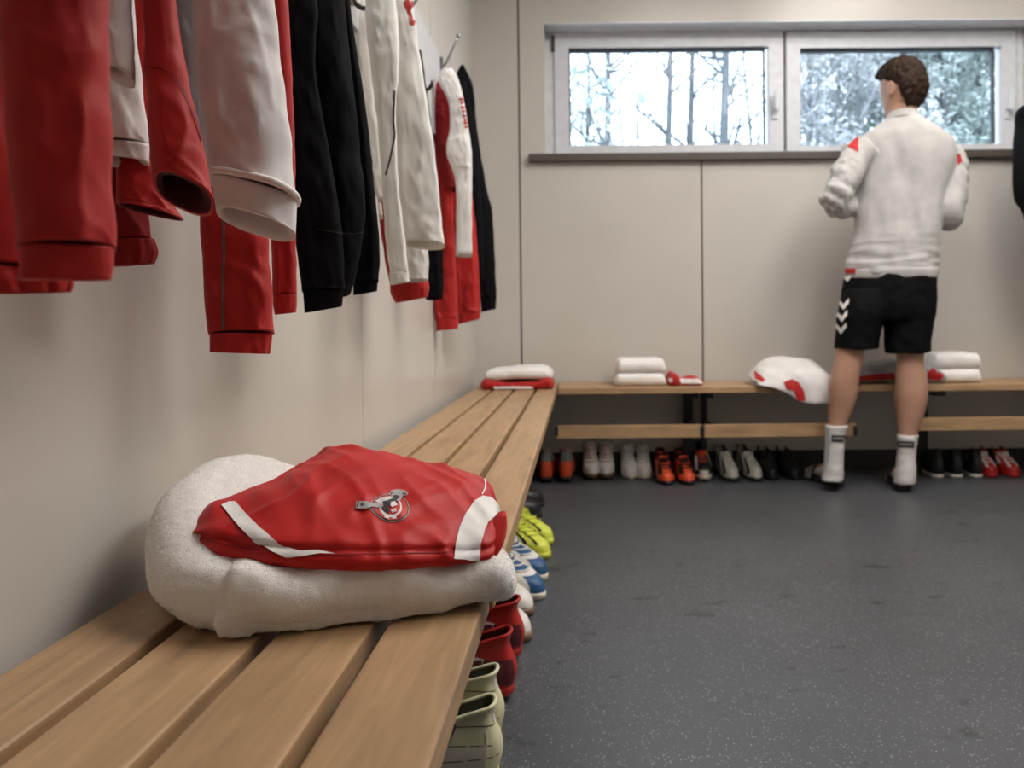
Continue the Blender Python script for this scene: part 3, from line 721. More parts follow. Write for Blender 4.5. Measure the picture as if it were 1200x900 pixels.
bo = hang(g5, 'body', M['cream'], [(438, -45, 468, -45, 1.70), (446, -20, 480, -20, 1.68), (452, 27, 487, 27, 1.67), (456, 69, 493, 69, 1.66), (462, 133, 503, 133, 1.65), (466, 200, 512, 200, 1.65), (470, 250, 517, 250, 1.65), (474, 286, 521, 289, 1.65)], 1.65, .62, ((2, .04), (3, .05), (5, .04)), seed=47)
so = hang(g5, 'sleeve', M['cream'], [(430, -30, 460, -30, 1.60), (428, 21, 466, 21, 1.59), (433, 70, 468, 70, 1.58), (439, 120, 464, 120, 1.58), (444, 170, 465, 170, 1.58), (448, 227, 468, 227, 1.58), (453, 290, 476, 290, 1.58), (457, 322, 478, 320, 1.58)], 1.58, .7, ((2, .06), (3, .06), (4, .05)), seed=48)
cuff(g5, 'cuff', M['cream'], [(456, 320, 479, 318, 1.58), (457, 327, 479, 324, 1.58), (458, 334, 480, 330, 1.58)], 1.58, .6, 49, 7, .02)
bv = bvh_of(bo, so)
line_on('zip', [(462, 106), (461, 140), (462, 160), (458, 182), (452, 205)], bv, 2.0, M['charcoal'], g5)
for dy in (-18, 0):
    line_on('chevron', [(474 + dy * .2, 2 + dy), (480 + dy * .2, 16 + dy), (483 + dy * .2, 30 + dy)], bv, 4.0, M['red'], g5)
    line_on('chevron', [(482 + dy * .2, 4 + dy), (486 + dy * .2, 18 + dy), (484 + dy * .2, 30 + dy)], bv, 2.5, M['red'], g5)

# ---- 6: red tracksuit, white sleeve, black jacket near the corner
g6r = garment('track_trousers', HOOK_Y[6], 'long red trousers hanging lowest near the far corner', 'trousers')
hang(g6r, 'waistband', M['red_dark'], [(509, 96, 528, 96, 2.80), (508, 108, 532, 108, 2.80)], 2.80, .6, seed=50, n=6)
hang(g6r, 'trouser_leg', M['red'], [(508, 105, 524, 105, 2.74), (508, 150, 526, 150, 2.72), (512, 220, 530, 220, 2.70), (510, 290, 533, 290, 2.70), (507, 345, 536, 345, 2.70), (510, 376, 537, 374, 2.70)], 2.70, .5, seed=51)
cuff(g6r, 'cuff', M['red'], [(511, 375, 537, 372, 2.70), (511, 388, 537, 385, 2.70)], 2.70, .6, 52, 8, .03)
hang(g6r, 'trouser_leg', M['red'], [(520, 105, 536, 105, 2.84), (524, 160, 544, 160, 2.84), (530, 250, 556, 250, 2.84), (534, 330, 562, 330, 2.84), (536, 370, 563, 366, 2.84)], 2.84, .5, seed=53)
cuff(g6r, 'cuff', M['red'], [(536, 368, 564, 364, 2.84), (537, 380, 562, 374, 2.84)], 2.84, .6, 54, 8, .03)
g6k = garment('tracksuit_jacket', HOOK_Y[6] + 0.12, 'black jacket hanging nearest to the far corner', 'jacket')
hang(g6k, 'body', M['black'], [(540, 77, 544, 77, 2.98), (534, 92, 552, 94, 2.98), (536, 120, 556, 112, 2.97), (540, 160, 559, 150, 2.96), (546, 215, 570, 218, 2.95), (552, 250, 577, 249, 2.94), (558, 310, 580, 305, 2.93), (563, 352, 582, 348, 2.93)], 2.95, .5, seed=55)
cuff(g6k, 'cuff', M['black'], [(563, 350, 582, 346, 2.93), (564, 366, 581, 362, 2.93)], 2.93, .5, 56, 8, .02)
hang(g6k, 'sleeve', M['black'], [(536, 96, 546, 96, 2.90), (544, 150, 556, 150, 2.88), (552, 230, 564, 230, 2.87), (556, 300, 567, 300, 2.87), (558, 330, 567, 330, 2.87)], 2.88, .6, seed=57)
g6 = garment('tracksuit_jacket', HOOK_Y[6], 'white sports top with small red marks, hung over the long red trousers', 'jacket')
hang(g6, 'body', M['red_dark'], [(510, 100, 522, 88, 2.72), (508, 125, 530, 112, 2.70), (509, 155, 534, 140, 2.70), (514, 190, 540, 180, 2.70), (520, 225, 546, 220, 2.70)], 2.70, .5, seed=58)
s6 = hang(g6, 'sleeve', M['white'], [(516, 84, 530, 80, 2.64), (515, 97, 538, 94, 2.63), (526, 120, 544, 120, 2.62), (527, 150, 548, 145, 2.62), (523, 180, 553, 178, 2.62), (532, 205, 553, 205, 2.62), (535, 240, 553, 240, 2.62), (534, 300, 553, 300, 2.62)], 2.62, .55, ((2, .05), (3, .05)), seed=59)
bv = bvh_of(s6)
for y in (118, 128, 138, 146):
    line_on('red_mark', [(538 + (y - 118) * .2, y - 3), (542 + (y - 118) * .2, y), (540 + (y - 118) * .2, y + 4)], bv, 3.2, M['red'], g6)

# ---- black jacket on the opposite wall
jx = XR - 0.03
g7 = empty('tracksuit_jacket', (jx, 3.42, 1.5), 'black jacket hung on the wall beside the windows, only its edge showing', 'jacket')
hk = tag(make('coat_hook', join(box_vf(XR - 0.010, XR, 3.40, 3.44, 1.60, 1.70), tube_vf([(XR - 0.008, 3.42, 1.66), (XR - .06, 3.42, 1.655), (XR - .075, 3.42, 1.70)], .006, 8)), M['steel'], None), 'steel coat hook holding the black jacket on the wall beside the windows', 'coat hook')
def hang_right(name, rows, mat, seed):
    loops = []; rr = crom(rows, 30)
    for k, (z, xa, xb, ya, yb) in enumerate(rr):
        lp = []
        for i in range(48):
            th = 2 * pi * i / 48
            f = 1 + 0.05 * sin(4 * th + seed + k * .1) + 0.03 * sin(7 * th + k * .15)
            lp.append(Vector((min((xa + xb) / 2 + (xb - xa) / 2 * cos(th) * f, XR - 0.004), (ya + yb) / 2 + (yb - ya) / 2 * sin(th) * f, z)))
        loops.append(lp)
    return make(name, loft(loops), mat, g7)
xe = lambda px: P(px, 190, 3.40).x
hang_right('body', [(1.66, XR - .09, XR - .03, 3.38, 3.46), (1.60, xe(1203), XR - .01, 3.28, 3.50), (1.50, xe(1196), XR - .01, 3.24, 3.54), (1.35, xe(1194), XR - .01, 3.26, 3.54), (1.22, xe(1196), XR - .01, 3.28, 3.54), (1.15, xe(1205), XR - .01, 3.29, 3.53), (.95, xe(1222), XR - .02, 3.30, 3.52)], M['black'], 2)
hang_right('sleeve', [(1.60, xe(1204), xe(1225), 3.22, 3.34), (1.45, xe(1193.5), xe(1222), 3.20, 3.32), (1.30, xe(1192.5), xe(1222), 3.20, 3.32), (1.20, xe(1197), xe(1224), 3.22, 3.32), (1.05, xe(1210), xe(1228), 3.22, 3.32)], M['black'], 4)
# ================================================================ folded towel and red jersey on the bench
TC = Vector((-0.270, 0.860, ZB)); TU = Vector((cos(radians(18)), sin(radians(18)), 0)); TV = Vector((-TU.y, TU.x, 0))
def T(u, v, z): return TC + TU * u + TV * v + Vector((0, 0, z))
def rrect(u0, u1, z0, z1, r, n=10):
    """rounded rectangle loop, (a, z) pairs"""
    r = min(r, (u1 - u0) / 2.001, (z1 - z0) / 2.001); out = []
    for cx, cz, a0 in ((u1 - r, z1 - r, 0), (u0 + r, z1 - r, pi / 2), (u0 + r, z0 + r, pi), (u1 - r, z0 + r, 3 * pi / 2)):
        for k in range(n): 
            a = a0 + pi / 2 * k / (n - 1); out.append((cx + r * cos(a), cz + r * sin(a)))
    return out
towel = empty('towel', T(0, 0, 0), 'thick white terry towel folded loosely on the bench under the red jersey', 'towel')
def terry_disp(me, seed, amp=0.0009, lump=0.0035):
    def f(co):
        return amp * nz(co, 260, seed) + amp * 0.8 * nz(co, 120, seed + 3) + lump * nz(co, 22, seed + 7)
    displace(me, f)
# lower loose fold with a round bulge towards the wall
secs = [(-.150, -.055, .10, .030), (-.142, -.085, .12, .046), (-.120, -.125, .13, .060), (-.085, -.152, .13, .076), (-.04, -.166, .13, .096), (0.01, -.171, .13, .114), (.05, -.166, .12, .122), (.09, -.153, .11, .126), (.120, -.132, .10, .124), (.140, -.105, .08, .112), (.150, -.075, .05, .080)]
loops = []
for v, ua, ub, h in crom(secs, 44):
    lp = []
    for a, z in rrect(ua, ub, 0.002, h, min(h * 0.5, 0.056), 12):
        t = (a - ua) / (ub - ua)                          # slopes down to the right under the jersey
        z2 = 0.002 + (z - 0.002) * max(0.42, 1 - 0.06 * t - 1.6 * max(0, t - 0.50))
        lp.append(T(a, v, z2))
    loops.append(lp)
me = evaluated(loft(loops), 0.0032, 8); terry_disp(me, 2.0)
finish('lower_fold', me, M['terry'], towel)
# spiral layers visible at the bulge: an inner tongue tucked under
# front flap, folded double, its square end towards the wall
loops = []
for u, va, vb, z0, h in crom([(-.082, -.150, .03, .003, .052), (-.079, -.156, .04, .003, .060), (-.05, -.158, .05, .003, .061), (.0, -.156, .05, .003, .058), (.05, -.155, .05, .003, .055), (.10, -.156, .05, .003, .051), (.14, -.155, .05, .002, .049), (.160, -.151, .045, .001, .046), (.171, -.142, .035, .002, .041), (.178, -.125, .02, .008, .033)], 50):
    wv = 0.004 * sin(u * 40) + 0.003 * sin(u * 90 + 1)
    loops.append([T(u, a, z + (wv if z > h * .5 else 0)) for a, z in rrect(va + .002 * sin(u * 60), vb, z0, h, 0.027, 12)])
me = evaluated(loft(loops), 0.0032, 7); terry_disp(me, 9.0)
finish('front_flap', me, M['terry'], towel)
# hem turned under at the flap's square end
loops = []
for v, h in crom([(-.150, .020), (-.138, .030), (-.11, .034), (-.06, .034), (.0, .03)], 14):
    loops.append([T(a, v, z) for a, z in rrect(-.094 + .02 * (v + .15), -.055, 0.002, h, 0.013, 8)])
me = evaluated(loft(loops), 0.0032, 6); terry_disp(me, 5.0)
finish('turned_hem', me, M['terry'], towel)

# plush loops standing off the surface
rp = random.Random(77); V = []; Fs = []
for o_ in list(towel.children):
    me = o_.data; me.calc_loop_triangles(); tri = list(me.loop_triangles)
    cum = []; tot = 0.0
    for t_ in tri: tot += t_.area; cum.append(tot)
    import bisect
    for k in range(int(tot * 200000)):
        t_ = tri[min(bisect.bisect(cum, rp.random() * tot), len(tri) - 1)]
        a_, b_, c_ = (me.vertices[i].co for i in t_.vertices); u_, v_ = rp.random(), rp.random()
        if u_ + v_ > 1: u_, v_ = 1 - u_, 1 - v_
        p0 = a_ + (b_ - a_) * u_ + (c_ - a_) * v_
        if p0.z < ZB + .004: continue
        d_ = (t_.normal + Vector((rp.gauss(0, .5), rp.gauss(0, .5), rp.gauss(0, .4)))).normalized(); s_ = d_.orthogonal().normalized() * .00032
        L_ = rp.uniform(.0008, .0019); i0 = len(V); V += [p0 - s_, p0 + s_, p0 + d_ * L_]; Fs.append((i0, i0 + 1, i0 + 2))
me = bpy.data.meshes.new('terry_pile'); me.from_pydata(V, [], Fs); me.update()
tag(finish('terry_pile', me, M['pile'], towel, False), kind='stuff')

# ---- jersey
jer = empty('folded_jersey', P(420, 660, .80), 'red folded jersey with club emblem and white trim, lying on the terry towel', 'jersey')
cols = [  # F front bottom (x, y, Y), T height in px of the lower band, C crest (x, y, Y)
    (217, 634, .760, 8, 220, 616, .775), (226, 641, .752, 14, 240, 600, .795), (246, 649, .744, 20, 272, 584, .825), (290, 660, .730, 22, 330, 556, .885),
    (340, 666, .722, 22, 366, 534, .920), (400, 669, .725, 22, 402, 520, .938), (460, 669, .735, 22, 446, 528, .948), (520, 665, .750, 20, 500, 540, .958),
    (553, 662, .765, 16, 540, 548, .962), (574, 657, .776, 14, 570, 564, .95), (581, 648, .786, 12, 582, 584, .925), (584, 638, .80, 8, 586, 606, .895)]
loops = []
NC = 96
for k, (fx, fy, fY, th, cx, cy, cY) in enumerate(crom(cols, NC)):
    s = k / (NC - 1)
    A = P(fx, fy, fY); Tt = P(fx, fy - th, fY + .001); C = P(cx, cy, cY)
    out = (A - P(cx, fy, cY)); out.z = 0; out.normalize()
    lp = []
    bow = 0.006 * min(1, s * 8) * min(1, (1 - s) * 8)
    # lower band
    for j in range(6):
        t = j / 6; q = A.lerp(Tt, t) + out * (bow * sin(pi * t)); lp.append(q)
    lp.append(Tt - out * 0.003 * min(1, bow / .004))
    # top surface
    for j in range(1, 27):
        t = j / 26; q = Tt.lerp(C, t)
        q.z += 0.016 * sin(pi * min(t * 1.05, 1)) ** 0.8 * min(1, s * 6) * min(1, (1 - s) * 9)
        q += out * (0.006 * math.exp(-((t - .07) / .07) ** 2)) * min(1, bow / .004)
        lp.append(q)
    zb = A.z - .002
    back = -out
    H = C.z - zb
    for j in range(1, 7):
        a = pi / 2 * j / 6; lp.append(Vector((C.x, C.y, zb)) + back * 0.028 * sin(a) + Vector((0, 0, H * cos(a))))
    Bk = lp[-1]
    for j in range(1, 9): lp.append(Bk.lerp(A, j / 9))
    loops.append(lp)
vf = loft(loops)
me = bpy.data.meshes.new('folded_body'); me.from_pydata([tuple(v) for v in vf[0]], [], vf[1]); me.update()
bm = bmesh.new(); bm.from_mesh(me); bmesh.ops.recalc_face_normals(bm, faces=bm.faces); bmesh.ops.subdivide_edges(bm, edges=bm.edges[:], cuts=1, use_grid_fill=True, smooth=0.0); bm.to_mesh(me); bm.free()
def ridges(co):
    # long soft creases running from the fold at the front up to the crest, plus small dimples
    p_ = co - TC
    u = p_.dot(TU); v = p_.dot(TV)
    w1_ = noise.noise(Vector((u * 26 + v * 9, v * 7 - u * 3, 3.1)))
    w2_ = noise.noise(Vector((u * 16 - v * 14, v * 12 + u * 6, 8.7)))
    r1 = max(0, 1 - abs(w1_) * 3.2) ** 1.5; r2 = max(0, 1 - abs(w2_) * 3.4) ** 1.5
    amp = 1.0 if co.z > ZB + .055 else 0.35
    fade = 1.0 - 0.75 * math.exp(-(((u - .05) / .05) ** 2 + ((v + .01) / .045) ** 2))   # smoother around the emblem
    return amp * fade * (0.0034 * r1 + 0.0030 * r2 - 0.0022 + 0.002 * w1_)
displace(me, ridges)
jb = finish('folded_body', me, M['red_satin'], jer)
sm = jb.modifiers.new('s', 'SMOOTH'); sm.iterations = 3; sm.factor = 0.4
dg = bpy.context.evaluated_depsgraph_get(); me2 = bpy.data.meshes.new_from_object(jb.evaluated_get(dg)); jb.modifiers.clear(); jb.data = me2
me2.polygons.foreach_set('use_smooth', [True] * len(me2.polygons))
bj = bvh_of(jb)
decal('white_stripe', [(259, 593), (268, 589), (276, 589), (288, 603), (304, 619), (322, 634), (338, 643), (352, 647), (372, 645.5), (394, 650), (372, 649.5), (352, 653), (336, 654), (318, 647), (298, 634), (280, 618), (268, 604)], bj, M['white_satin'], jer, 0.0016, 2.5)
decal('white_end_panel', [(531, 655), (533, 637), (538, 619), (546, 602), (556, 588), (565, 582), (576, 584), (583, 592), (585, 602), (578, 607), (573, 612), (568, 621), (563, 640), (562, 657)], bj, M['white_satin'], jer, 0.0016, 2.5)
line_on('piping', [(565, 556), (568, 564), (568, 572), (565, 580)], bj, 1.8, M['white_satin'], jer)
# rolled sleeve end tucked in at the side
loops = []
for x, y, Y, r in crom([(572, 655, .783, .008), (578, 640, .79, .013), (583, 622, .80, .012), (586, 606, .815, .008)], 16):
    c = P(x, y, Y); loops.append([c + Vector((cos(a) * r * .8, sin(a) * r, sin(a) * r * .5 + cos(a) * r * .3)) for a in [2 * pi * i / 20 for i in range(20)]])
make('tucked_sleeve', loft(loops), M['red_satin'], jer)
line_on('hem_seam', [(232, 630), (262, 638), (300, 644), (345, 651), (400, 650), (450, 649), (500, 648), (530, 647)], bj, 1.3, M['red_dark'], jer, .0006)
# ---- emblem: embroidered ring, banner, ram-like figure; coordinates read off the badge
def ex(x, y): return (400 + x / 12.0, 560 + y / 12.0)
M['thread_grey'] = plain('grey_thread', (0.42, 0.40, 0.39), 0.7)
M['thread_black'] = plain('black_thread', (0.03, 0.03, 0.032), 0.7)
M['thread_red'] = plain('red_thread', (0.55, 0.03, 0.025), 0.6)
M['thread_white'] = plain('white_thread', (0.78, 0.74, 0.72), 0.7)
drop = [(380, 400), (430, 330), (520, 270), (640, 228), (760, 225), (870, 275), (935, 350), (958, 430), (935, 530), (870, 595), (770, 628), (660, 625), (560, 585), (470, 520), (400, 450)]
cen = Vector((700, 425))
def grow(poly, k, c=cen): return [ex(*(c + (Vector(p_) - c) * k)) for p_ in poly]
badge = decal('emblem', grow(drop, 1.0), bj, M['thread_grey'], jer, 0.0008, 2.0)
def em(name, poly, mat, off): 
    o = decal(name, poly, bj, mat, None, off, 2.0)
    if o: attach(o, badge)
em('emblem_border', grow(drop, 0.955), M['thread_black'], 0.0011)
em('emblem_field', grow(drop, 0.90), M['thread_red'], 0.0014)
em('emblem_ring', [ex(690 + 160 * cos(a) * 1.0, 425 + 150 * sin(a)) for a in [2 * pi * i / 26 for i in range(26)]], M['thread_white'], 0.0017)
em('emblem_centre', [ex(705 + 120 * cos(a), 425 + 110 * sin(a)) for a in [2 * pi * i / 22 for i in range(22)]], M['thread_red'], 0.0020)
em('emblem_cone', [ex(*q) for q in ((470, 350), (560, 300), (680, 285), (720, 300), (640, 380), (560, 400))], M['thread_white'], 0.0023)
em('banner', [ex(*q) for q in ((190, 450), (215, 345), (340, 350), (400, 372), (560, 380), (600, 420), (540, 445), (420, 430), (350, 455))], M['thread_grey'], 0.0023)
em('banner_end', [ex(*q) for q in ((205, 440), (225, 350), (248, 352), (232, 442))], M['thread_black'], 0.0027)
em('banner_mark', [ex(*q) for q in ((270, 395), (310, 380), (325, 405), (285, 425))], M['thread_black'], 0.0027)
em('figure', [ex(*q) for q in ((575, 365), (640, 345), (700, 320), (730, 285), (790, 275), (800, 310), (770, 345), (790, 370), (770, 400), (700, 400), (660, 440), (690, 500), (660, 530), (620, 500), (560, 450), (610, 410))], M['thread_black'], 0.0027)
em('figure_highlight', [ex(*q) for q in ((690, 375), (740, 365), (780, 420), (720, 450), (690, 420))], M['thread_white'], 0.0031)
em('figure_leg', [ex(*q) for q in ((700, 470), (770, 450), (780, 490), (720, 520))], M['thread_white'], 0.0024)
em('crest', [ex(*q) for q in ((655, 270), (690, 205), (780, 190), (880, 200), (945, 230), (925, 275), (870, 275), (840, 320), (810, 370), (790, 350), (815, 290), (760, 265), (700, 285))], M['thread_grey'], 0.0027)
em('crest_shade', [ex(*q) for q in ((672, 262), (700, 225), (720, 232), (690, 272))], M['thread_black'], 0.0031)
em('crest_shade', [ex(*q) for q in ((850, 240), (905, 245), (918, 262), (880, 268))], M['thread_black'], 0.0031)
for a0, a1 in ((20, 55), (62, 84), (100, 122)):
    em('ring_mark', [ex(695 + r * cos(radians(a)) * 1.05, 428 + r * sin(radians(a))) for r, a in [(178, a0), (178, (a0 + a1) / 2), (178, a1), (150, a1), (150, (a0 + a1) / 2), (150, a0)]], M['thread_white'] if a0 > 30 else M['thread_red'], 0.0024)
# ================================================================ the person at the window
YP = 3.36
per = empty('person', PZ(1012, 572, 0.0), 'person in light grey sweater and black shorts standing at the bench, facing the window', 'person')
def ell_loops(rows, n, seg=28, sq=2.2):
    """rows: (xl, xr, y, Y, ratio) -> loops, level ellipses seen edge to edge from the camera"""
    out = []
    for xl, xr, y, Y, rt in crom(rows, n):
        a0, a1 = P(xl, y, Y), P(xr, y, Y); c = (a0 + a1) / 2; b = Vector((c.x, c.y, 0)).normalized(); ap = Vector((b.y, -b.x, 0))
        hw = (a1 - a0).length / 2 * ap.x / max(ap.x, .01) * abs(ap.x)
        out.append([c + ap * hw * math.copysign(abs(cos(t)) ** (2 / sq), cos(t)) + b * hw * rt * math.copysign(abs(sin(t)) ** (2 / sq), sin(t)) for t in [2 * pi * i / seg for i in range(seg)]])
    return out
def limb(pts, n=20, seg=20):
    """pts: (x, y, Y, rx_px) -> round tube through 3-D joints, radius in pixels at that depth"""
    rr = crom(pts, n); path = [P(a, b, c) for a, b, c, d in rr]; rad = [d * c / F for a, b, c, d in rr]
    return tube_vf(path, rad, seg)
def foot_vf(heel, toe, w0=0.031, w1=0.045, h=0.075, z=0.022):
    d = (toe - heel); L = d.length; d.normalize(); s = Vector((-d.y, d.x, 0)); lo = []
    for t, wd, hh in crom([(-.05, .010, .03), (0.0, .026, .060), (.1, w0, h), (.25, w0, h), (.45, .034, .062), (.65, w1 * .95, .045), (.82, w1, .034), (.95, w1 * .7, .026), (1.0, w1 * .3, .016)], 22):
        c = heel + d * (t * L); lo.append([c + s * wd * cos(a) + Vector((0, 0, z + hh / 2 + hh / 2 * sin(a))) for a in [2 * pi * i / 18 for i in range(18)]])
    return loft(lo)
# feet on the floor
Lh, Lt = PZ(983, 571, 0), PZ(945, 556, 0); Lt = Lh + (Lt - Lh).normalized() * 0.265
Rh = PZ(1058, 576, 0); Rt = Rh + Vector((0.085, 0.25, 0)).normalized() * 0.265
# legs: (xl, xr, y, Y, ratio)
legL = [(996, 1030, 340, 3.37, .9), (986, 1026, 370, 3.36, .95), (980, 1015, 405, 3.355, 1.0), (977, 1011, 425, 3.35, 1.0), (972, 1007, 445, 3.355, 1.05), (970.5, 1005, 462, 3.36, 1.1), (970.5, 999.5, 480, 3.36, 1.1), (970, 992, 498, 3.355, 1.1), (968, 988, 522, 3.35, 1.1), (966, 987, 545, 3.355, 1.2), (963, 987, 562, 3.36, 1.3)]
legR = [(1046, 1086, 340, 3.37, .9), (1046, 1086, 370, 3.355, .95), (1049, 1084, 408, 3.345, 1.0), (1050, 1083, 425, 3.34, 1.0), (1049, 1087, 445, 3.345, 1.05), (1047.5, 1087.5, 465, 3.35, 1.1), (1049.5, 1083.5, 485, 3.345, 1.1), (1052, 1076, 506, 3.34, 1.1), (1052, 1072, 530, 3.335, 1.15), (1050, 1072, 550, 3.335, 1.2), (1048, 1072, 566, 3.335, 1.2)]
torso = [(1047, 1072, 132, 3.38, .7), (1044, 1074, 150, 3.385, .40), (1018, 1100, 168, 3.385, .28), (1012, 1110, 185, 3.38, .42), (1013, 1104, 220, 3.38, .48), (1012, 1098, 260, 3.38, .5), (1006, 1093, 300, 3.38, .5), (1002, 1088, 335, 3.38, .48), (1000, 1084, 355, 3.38, .42), (1015, 1070, 366, 3.38, .3)]
# head turned to the left (towards the neighbouring window)
HC = P(1057, 104, 3.38); yaw = radians(27)            # facing +Y turned to -X
fwd = Vector((-sin(yaw), cos(yaw), -0.10)).normalized(); sid = Vector((cos(yaw), sin(yaw), 0)); upv = sid.cross(fwd).normalized()
def HP(f, s, u): return HC + fwd * f + sid * s + upv * u
def head_vf():
    prof = [  # height, back, front, half width
        (-.118, .010, .060, .020), (-.108, -.010, .078, .036), (-.090, -.038, .084, .050), (-.065, -.062, .084, .060), (-.035, -.080, .087, .066), (0.0, -.092, .089, .071), (.030, -.096, .090, .073), (.060, -.092, .084, .071), (.085, -.076, .066, .060), (.104, -.048, .040, .040), (.112, -.014, .010, .014)]
    lo = []
    for u, bk, fr, wd in crom(prof, 26):
        cc = (bk + fr) / 2; hl = (fr - bk) / 2
        lo.append([HP(cc + hl * cos(t), wd * math.copysign(abs(sin(t)) ** .9, sin(t)), u) for t in [2 * pi * i / 30 for i in range(30)]])
    return loft(lo)
def blob(c, rx, ry, rz, ax=None, n=10, seg=14):
    lo = []
    for k in range(n + 1):
        a = pi * k / n - pi / 2; r = max(cos(a), .03)
        lo.append([c[0] and HP(c[0] + rx * r * cos(t), c[1] + ry * r * sin(t), c[2] + rz * sin(a)) for t in [2 * pi * i / seg for i in range(seg)]])
    return loft(lo)
M_dummy = 0
nose = loft([[HP(.082 + f, s * w_, u) for f, s in ((0, -1), (d_, 0), (0, 1), (-.03, 0))] for u, d_, w_ in ((.012, .004, .007), (-.01, .012, .009), (-.030, .024, .013), (-.042, .016, .012))])
lips = blob((.086, 0.0001, -.066), .008, .020, .009)
chin = blob((.070, 0.0001, -.100), .018, .026, .016)
def ear(sg):
    return loft([[HP(-.004 + r * .020 * cos(t) - .006 * k, sg * (.070 + .007 * k), -.012 + r * .032 * sin(t)) for t in [2 * pi * i / 16 for i in range(16)]] for k, r in ((-1, .6), (0, .9), (1, 1.0), (1.6, .9))])
neck = ell_loops([(1043, 1073, 108, 3.385, 1.0), (1041, 1075, 122, 3.38, 1.0), (1040, 1076, 134, 3.38, .95), (1044, 1073, 150, 3.385, .5)], 12)
# arms: elbows bent, forearms forward at the waist
armL = [(1016, 174, 3.38, 12), (1002, 190, 3.37, 12), (988, 215, 3.34, 11), (981, 234, 3.335, 10), (982, 240, 3.35, 9.5), (991, 241, 3.43, 9), (1003, 240, 3.50, 8.5), (1009, 239, 3.53, 8)]
armR = [(1102, 180, 3.38, 12), (1111, 197, 3.37, 12), (1113, 225, 3.34, 11), (1112, 246, 3.335, 10), (1110, 250, 3.35, 9.5), (1098, 247, 3.43, 9), (1083, 240, 3.50, 8.5), (1077, 237, 3.53, 8)]
def hand(wr, dirx):
    """palm with five bent fingers; wrist point, +1/-1 for the inward side"""
    shapes = []
    d = Vector((dirx * 0.55, 0.80, 0.12)).normalized(); s = Vector((0, 0, 1)); n_ = d.cross(s).normalized() * dirx
    palm = [wr - d * .015, wr + d * .02, wr + d * .05, wr + d * .085]
    lo = []
    for k, q in enumerate(palm):
        hw = (.024, .030, .038, .036)[k]; th = (.018, .017, .015, .012)[k]
        lo.append([q + s * hw * cos(t) + n_ * th * sin(t) for t in [2 * pi * i / 16 for i in range(16)]])
    shapes.append(loft(lo))
    for k, L in enumerate((.070, .078, .073, .058)):
        b = wr + d * .075 + s * (.028 - .0187 * k); dd = d.copy(); pts = [b]
        for j in range(4):
            dd = (dd - n_ * (-0.34) * 1.0 + Vector((dirx * .12, 0, -.04))).normalized(); pts.append(pts[-1] + dd * L / 4)
        shapes.append(tube_vf(pts, [.0095, .009, .0085, .008, .006], 10))
    b = wr + d * .022 + s * .026; dd = (d * .7 + s * .6 + n_ * .3).normalized()
    shapes.append(tube_vf([b - dd * .01, b + dd * .022, b + dd * .042 + d * .004, b + dd * .052 + d * .014], [.012, .011, .010, .007], 10))
    return shapes
wl_, wr_ = P(1010, 239, 3.535), P(1076, 237, 3.535)
body_parts = [loft(ell_loops(torso, 30)), loft(ell_loops(legL, 40)), loft(ell_loops(legR, 40)), loft(neck), head_vf(), nose, lips, chin, ear(-1), ear(1), limb(armL, 30), limb(armR, 30), foot_vf(Lh, Lt), foot_vf(Rh, Rt)] + hand(wl_, 1) + hand(wr_, -1)
me = evaluated(join(*body_parts), 0.0045, 5)
body = finish('body', me, M['skin'], per)
# eyes (one may be glimpsed from the side)
M['eye'] = plain('eye_white', (0.7, 0.7, 0.68), 0.2)
for sg in (-1, 1): make('eye', blob((.074, sg * .031, .004), .013, .013, .012), M['eye'], per)
# hair: short cap with a tapered nape and a swept fringe
hair = []
prof = [(-.092, -.056, -.034, .030), (-.078, -.070, -.034, .046), (-.055, -.086, -.028, .060), (-.03, -.097, -.020, .069), (-.005, -.104, -.012, .076), (.025, -.106, .050, .080), (.055, -.104, .088, .083), (.085, -.092, .096, .076), (.110, -.066, .080, .060), (.126, -.034, .048, .040), (.131, -.008, .018, .016)]
lo = []
for u, bk, fr, wd in crom(prof, 24):
    cc = (bk + fr) / 2; hl = (fr - bk) / 2
    lo.append([HP(cc + hl * cos(t), wd * sin(t), u) for t in [2 * pi * i / 32 for i in range(32)]])
hair.append(loft(lo))
fr_ = [[HP(.070 + f, s_ * .055, u) for f, u in ((0, .055), (.016, .066), (.018, .085), (.0, .105), (-.03, .08))] for s_ in (-1, -.5, 0, .5, 1)]
hair.append(loft(fr_))
me = evaluated(join(*hair), 0.0045, 4)
displace(me, lambda co: 0.005 * nz(co * 1.0, 60, 4) + 0.0045 * nz(Vector((co.x, co.y, co.z * .3)), 140, 7))
# keep the ears free: push nothing, cap sits above them
finish('hair', me, M['hair'], per)
# ---- sweater
sw = [(1041, 1076, 133, 3.375, 1.02), (1035, 1080, 140, 3.375, .9), (1022, 1092, 149, 3.372, .66), (1006, 1112, 160, 3.37, .52), (1000, 1121, 176, 3.37, .52), (1001, 1119, 200, 3.37, .56), (1002, 1111, 228, 3.37, .62), (999, 1105, 258, 3.37, .64), (994, 1101, 288, 3.37, .66), (990, 1099, 308, 3.37, .66), (989.5, 1098, 322, 3.37, .66)]
sL = [(1016, 173, 3.37, 18), (1003, 186, 3.362, 18.5), (990, 208, 3.335, 17.5), (980, 230, 3.32, 17), (979, 239, 3.34, 16), (988, 242, 3.40, 15), (998, 241, 3.46, 12.5), (1003, 240.5, 3.49, 12)]
sR = [(1104, 176, 3.37, 18), (1112, 190, 3.362, 19), (1114, 218, 3.335, 18.5), (1113, 243, 3.32, 18), (1112, 252, 3.34, 17), (1100, 249, 3.40, 15), (1090, 243, 3.46, 12.5), (1085, 241, 3.49, 12)]
me = evaluated(join(loft(ell_loops(sw, 44)), limb(sL, 34, 22), limb(sR, 34, 22)), 0.005, 6)
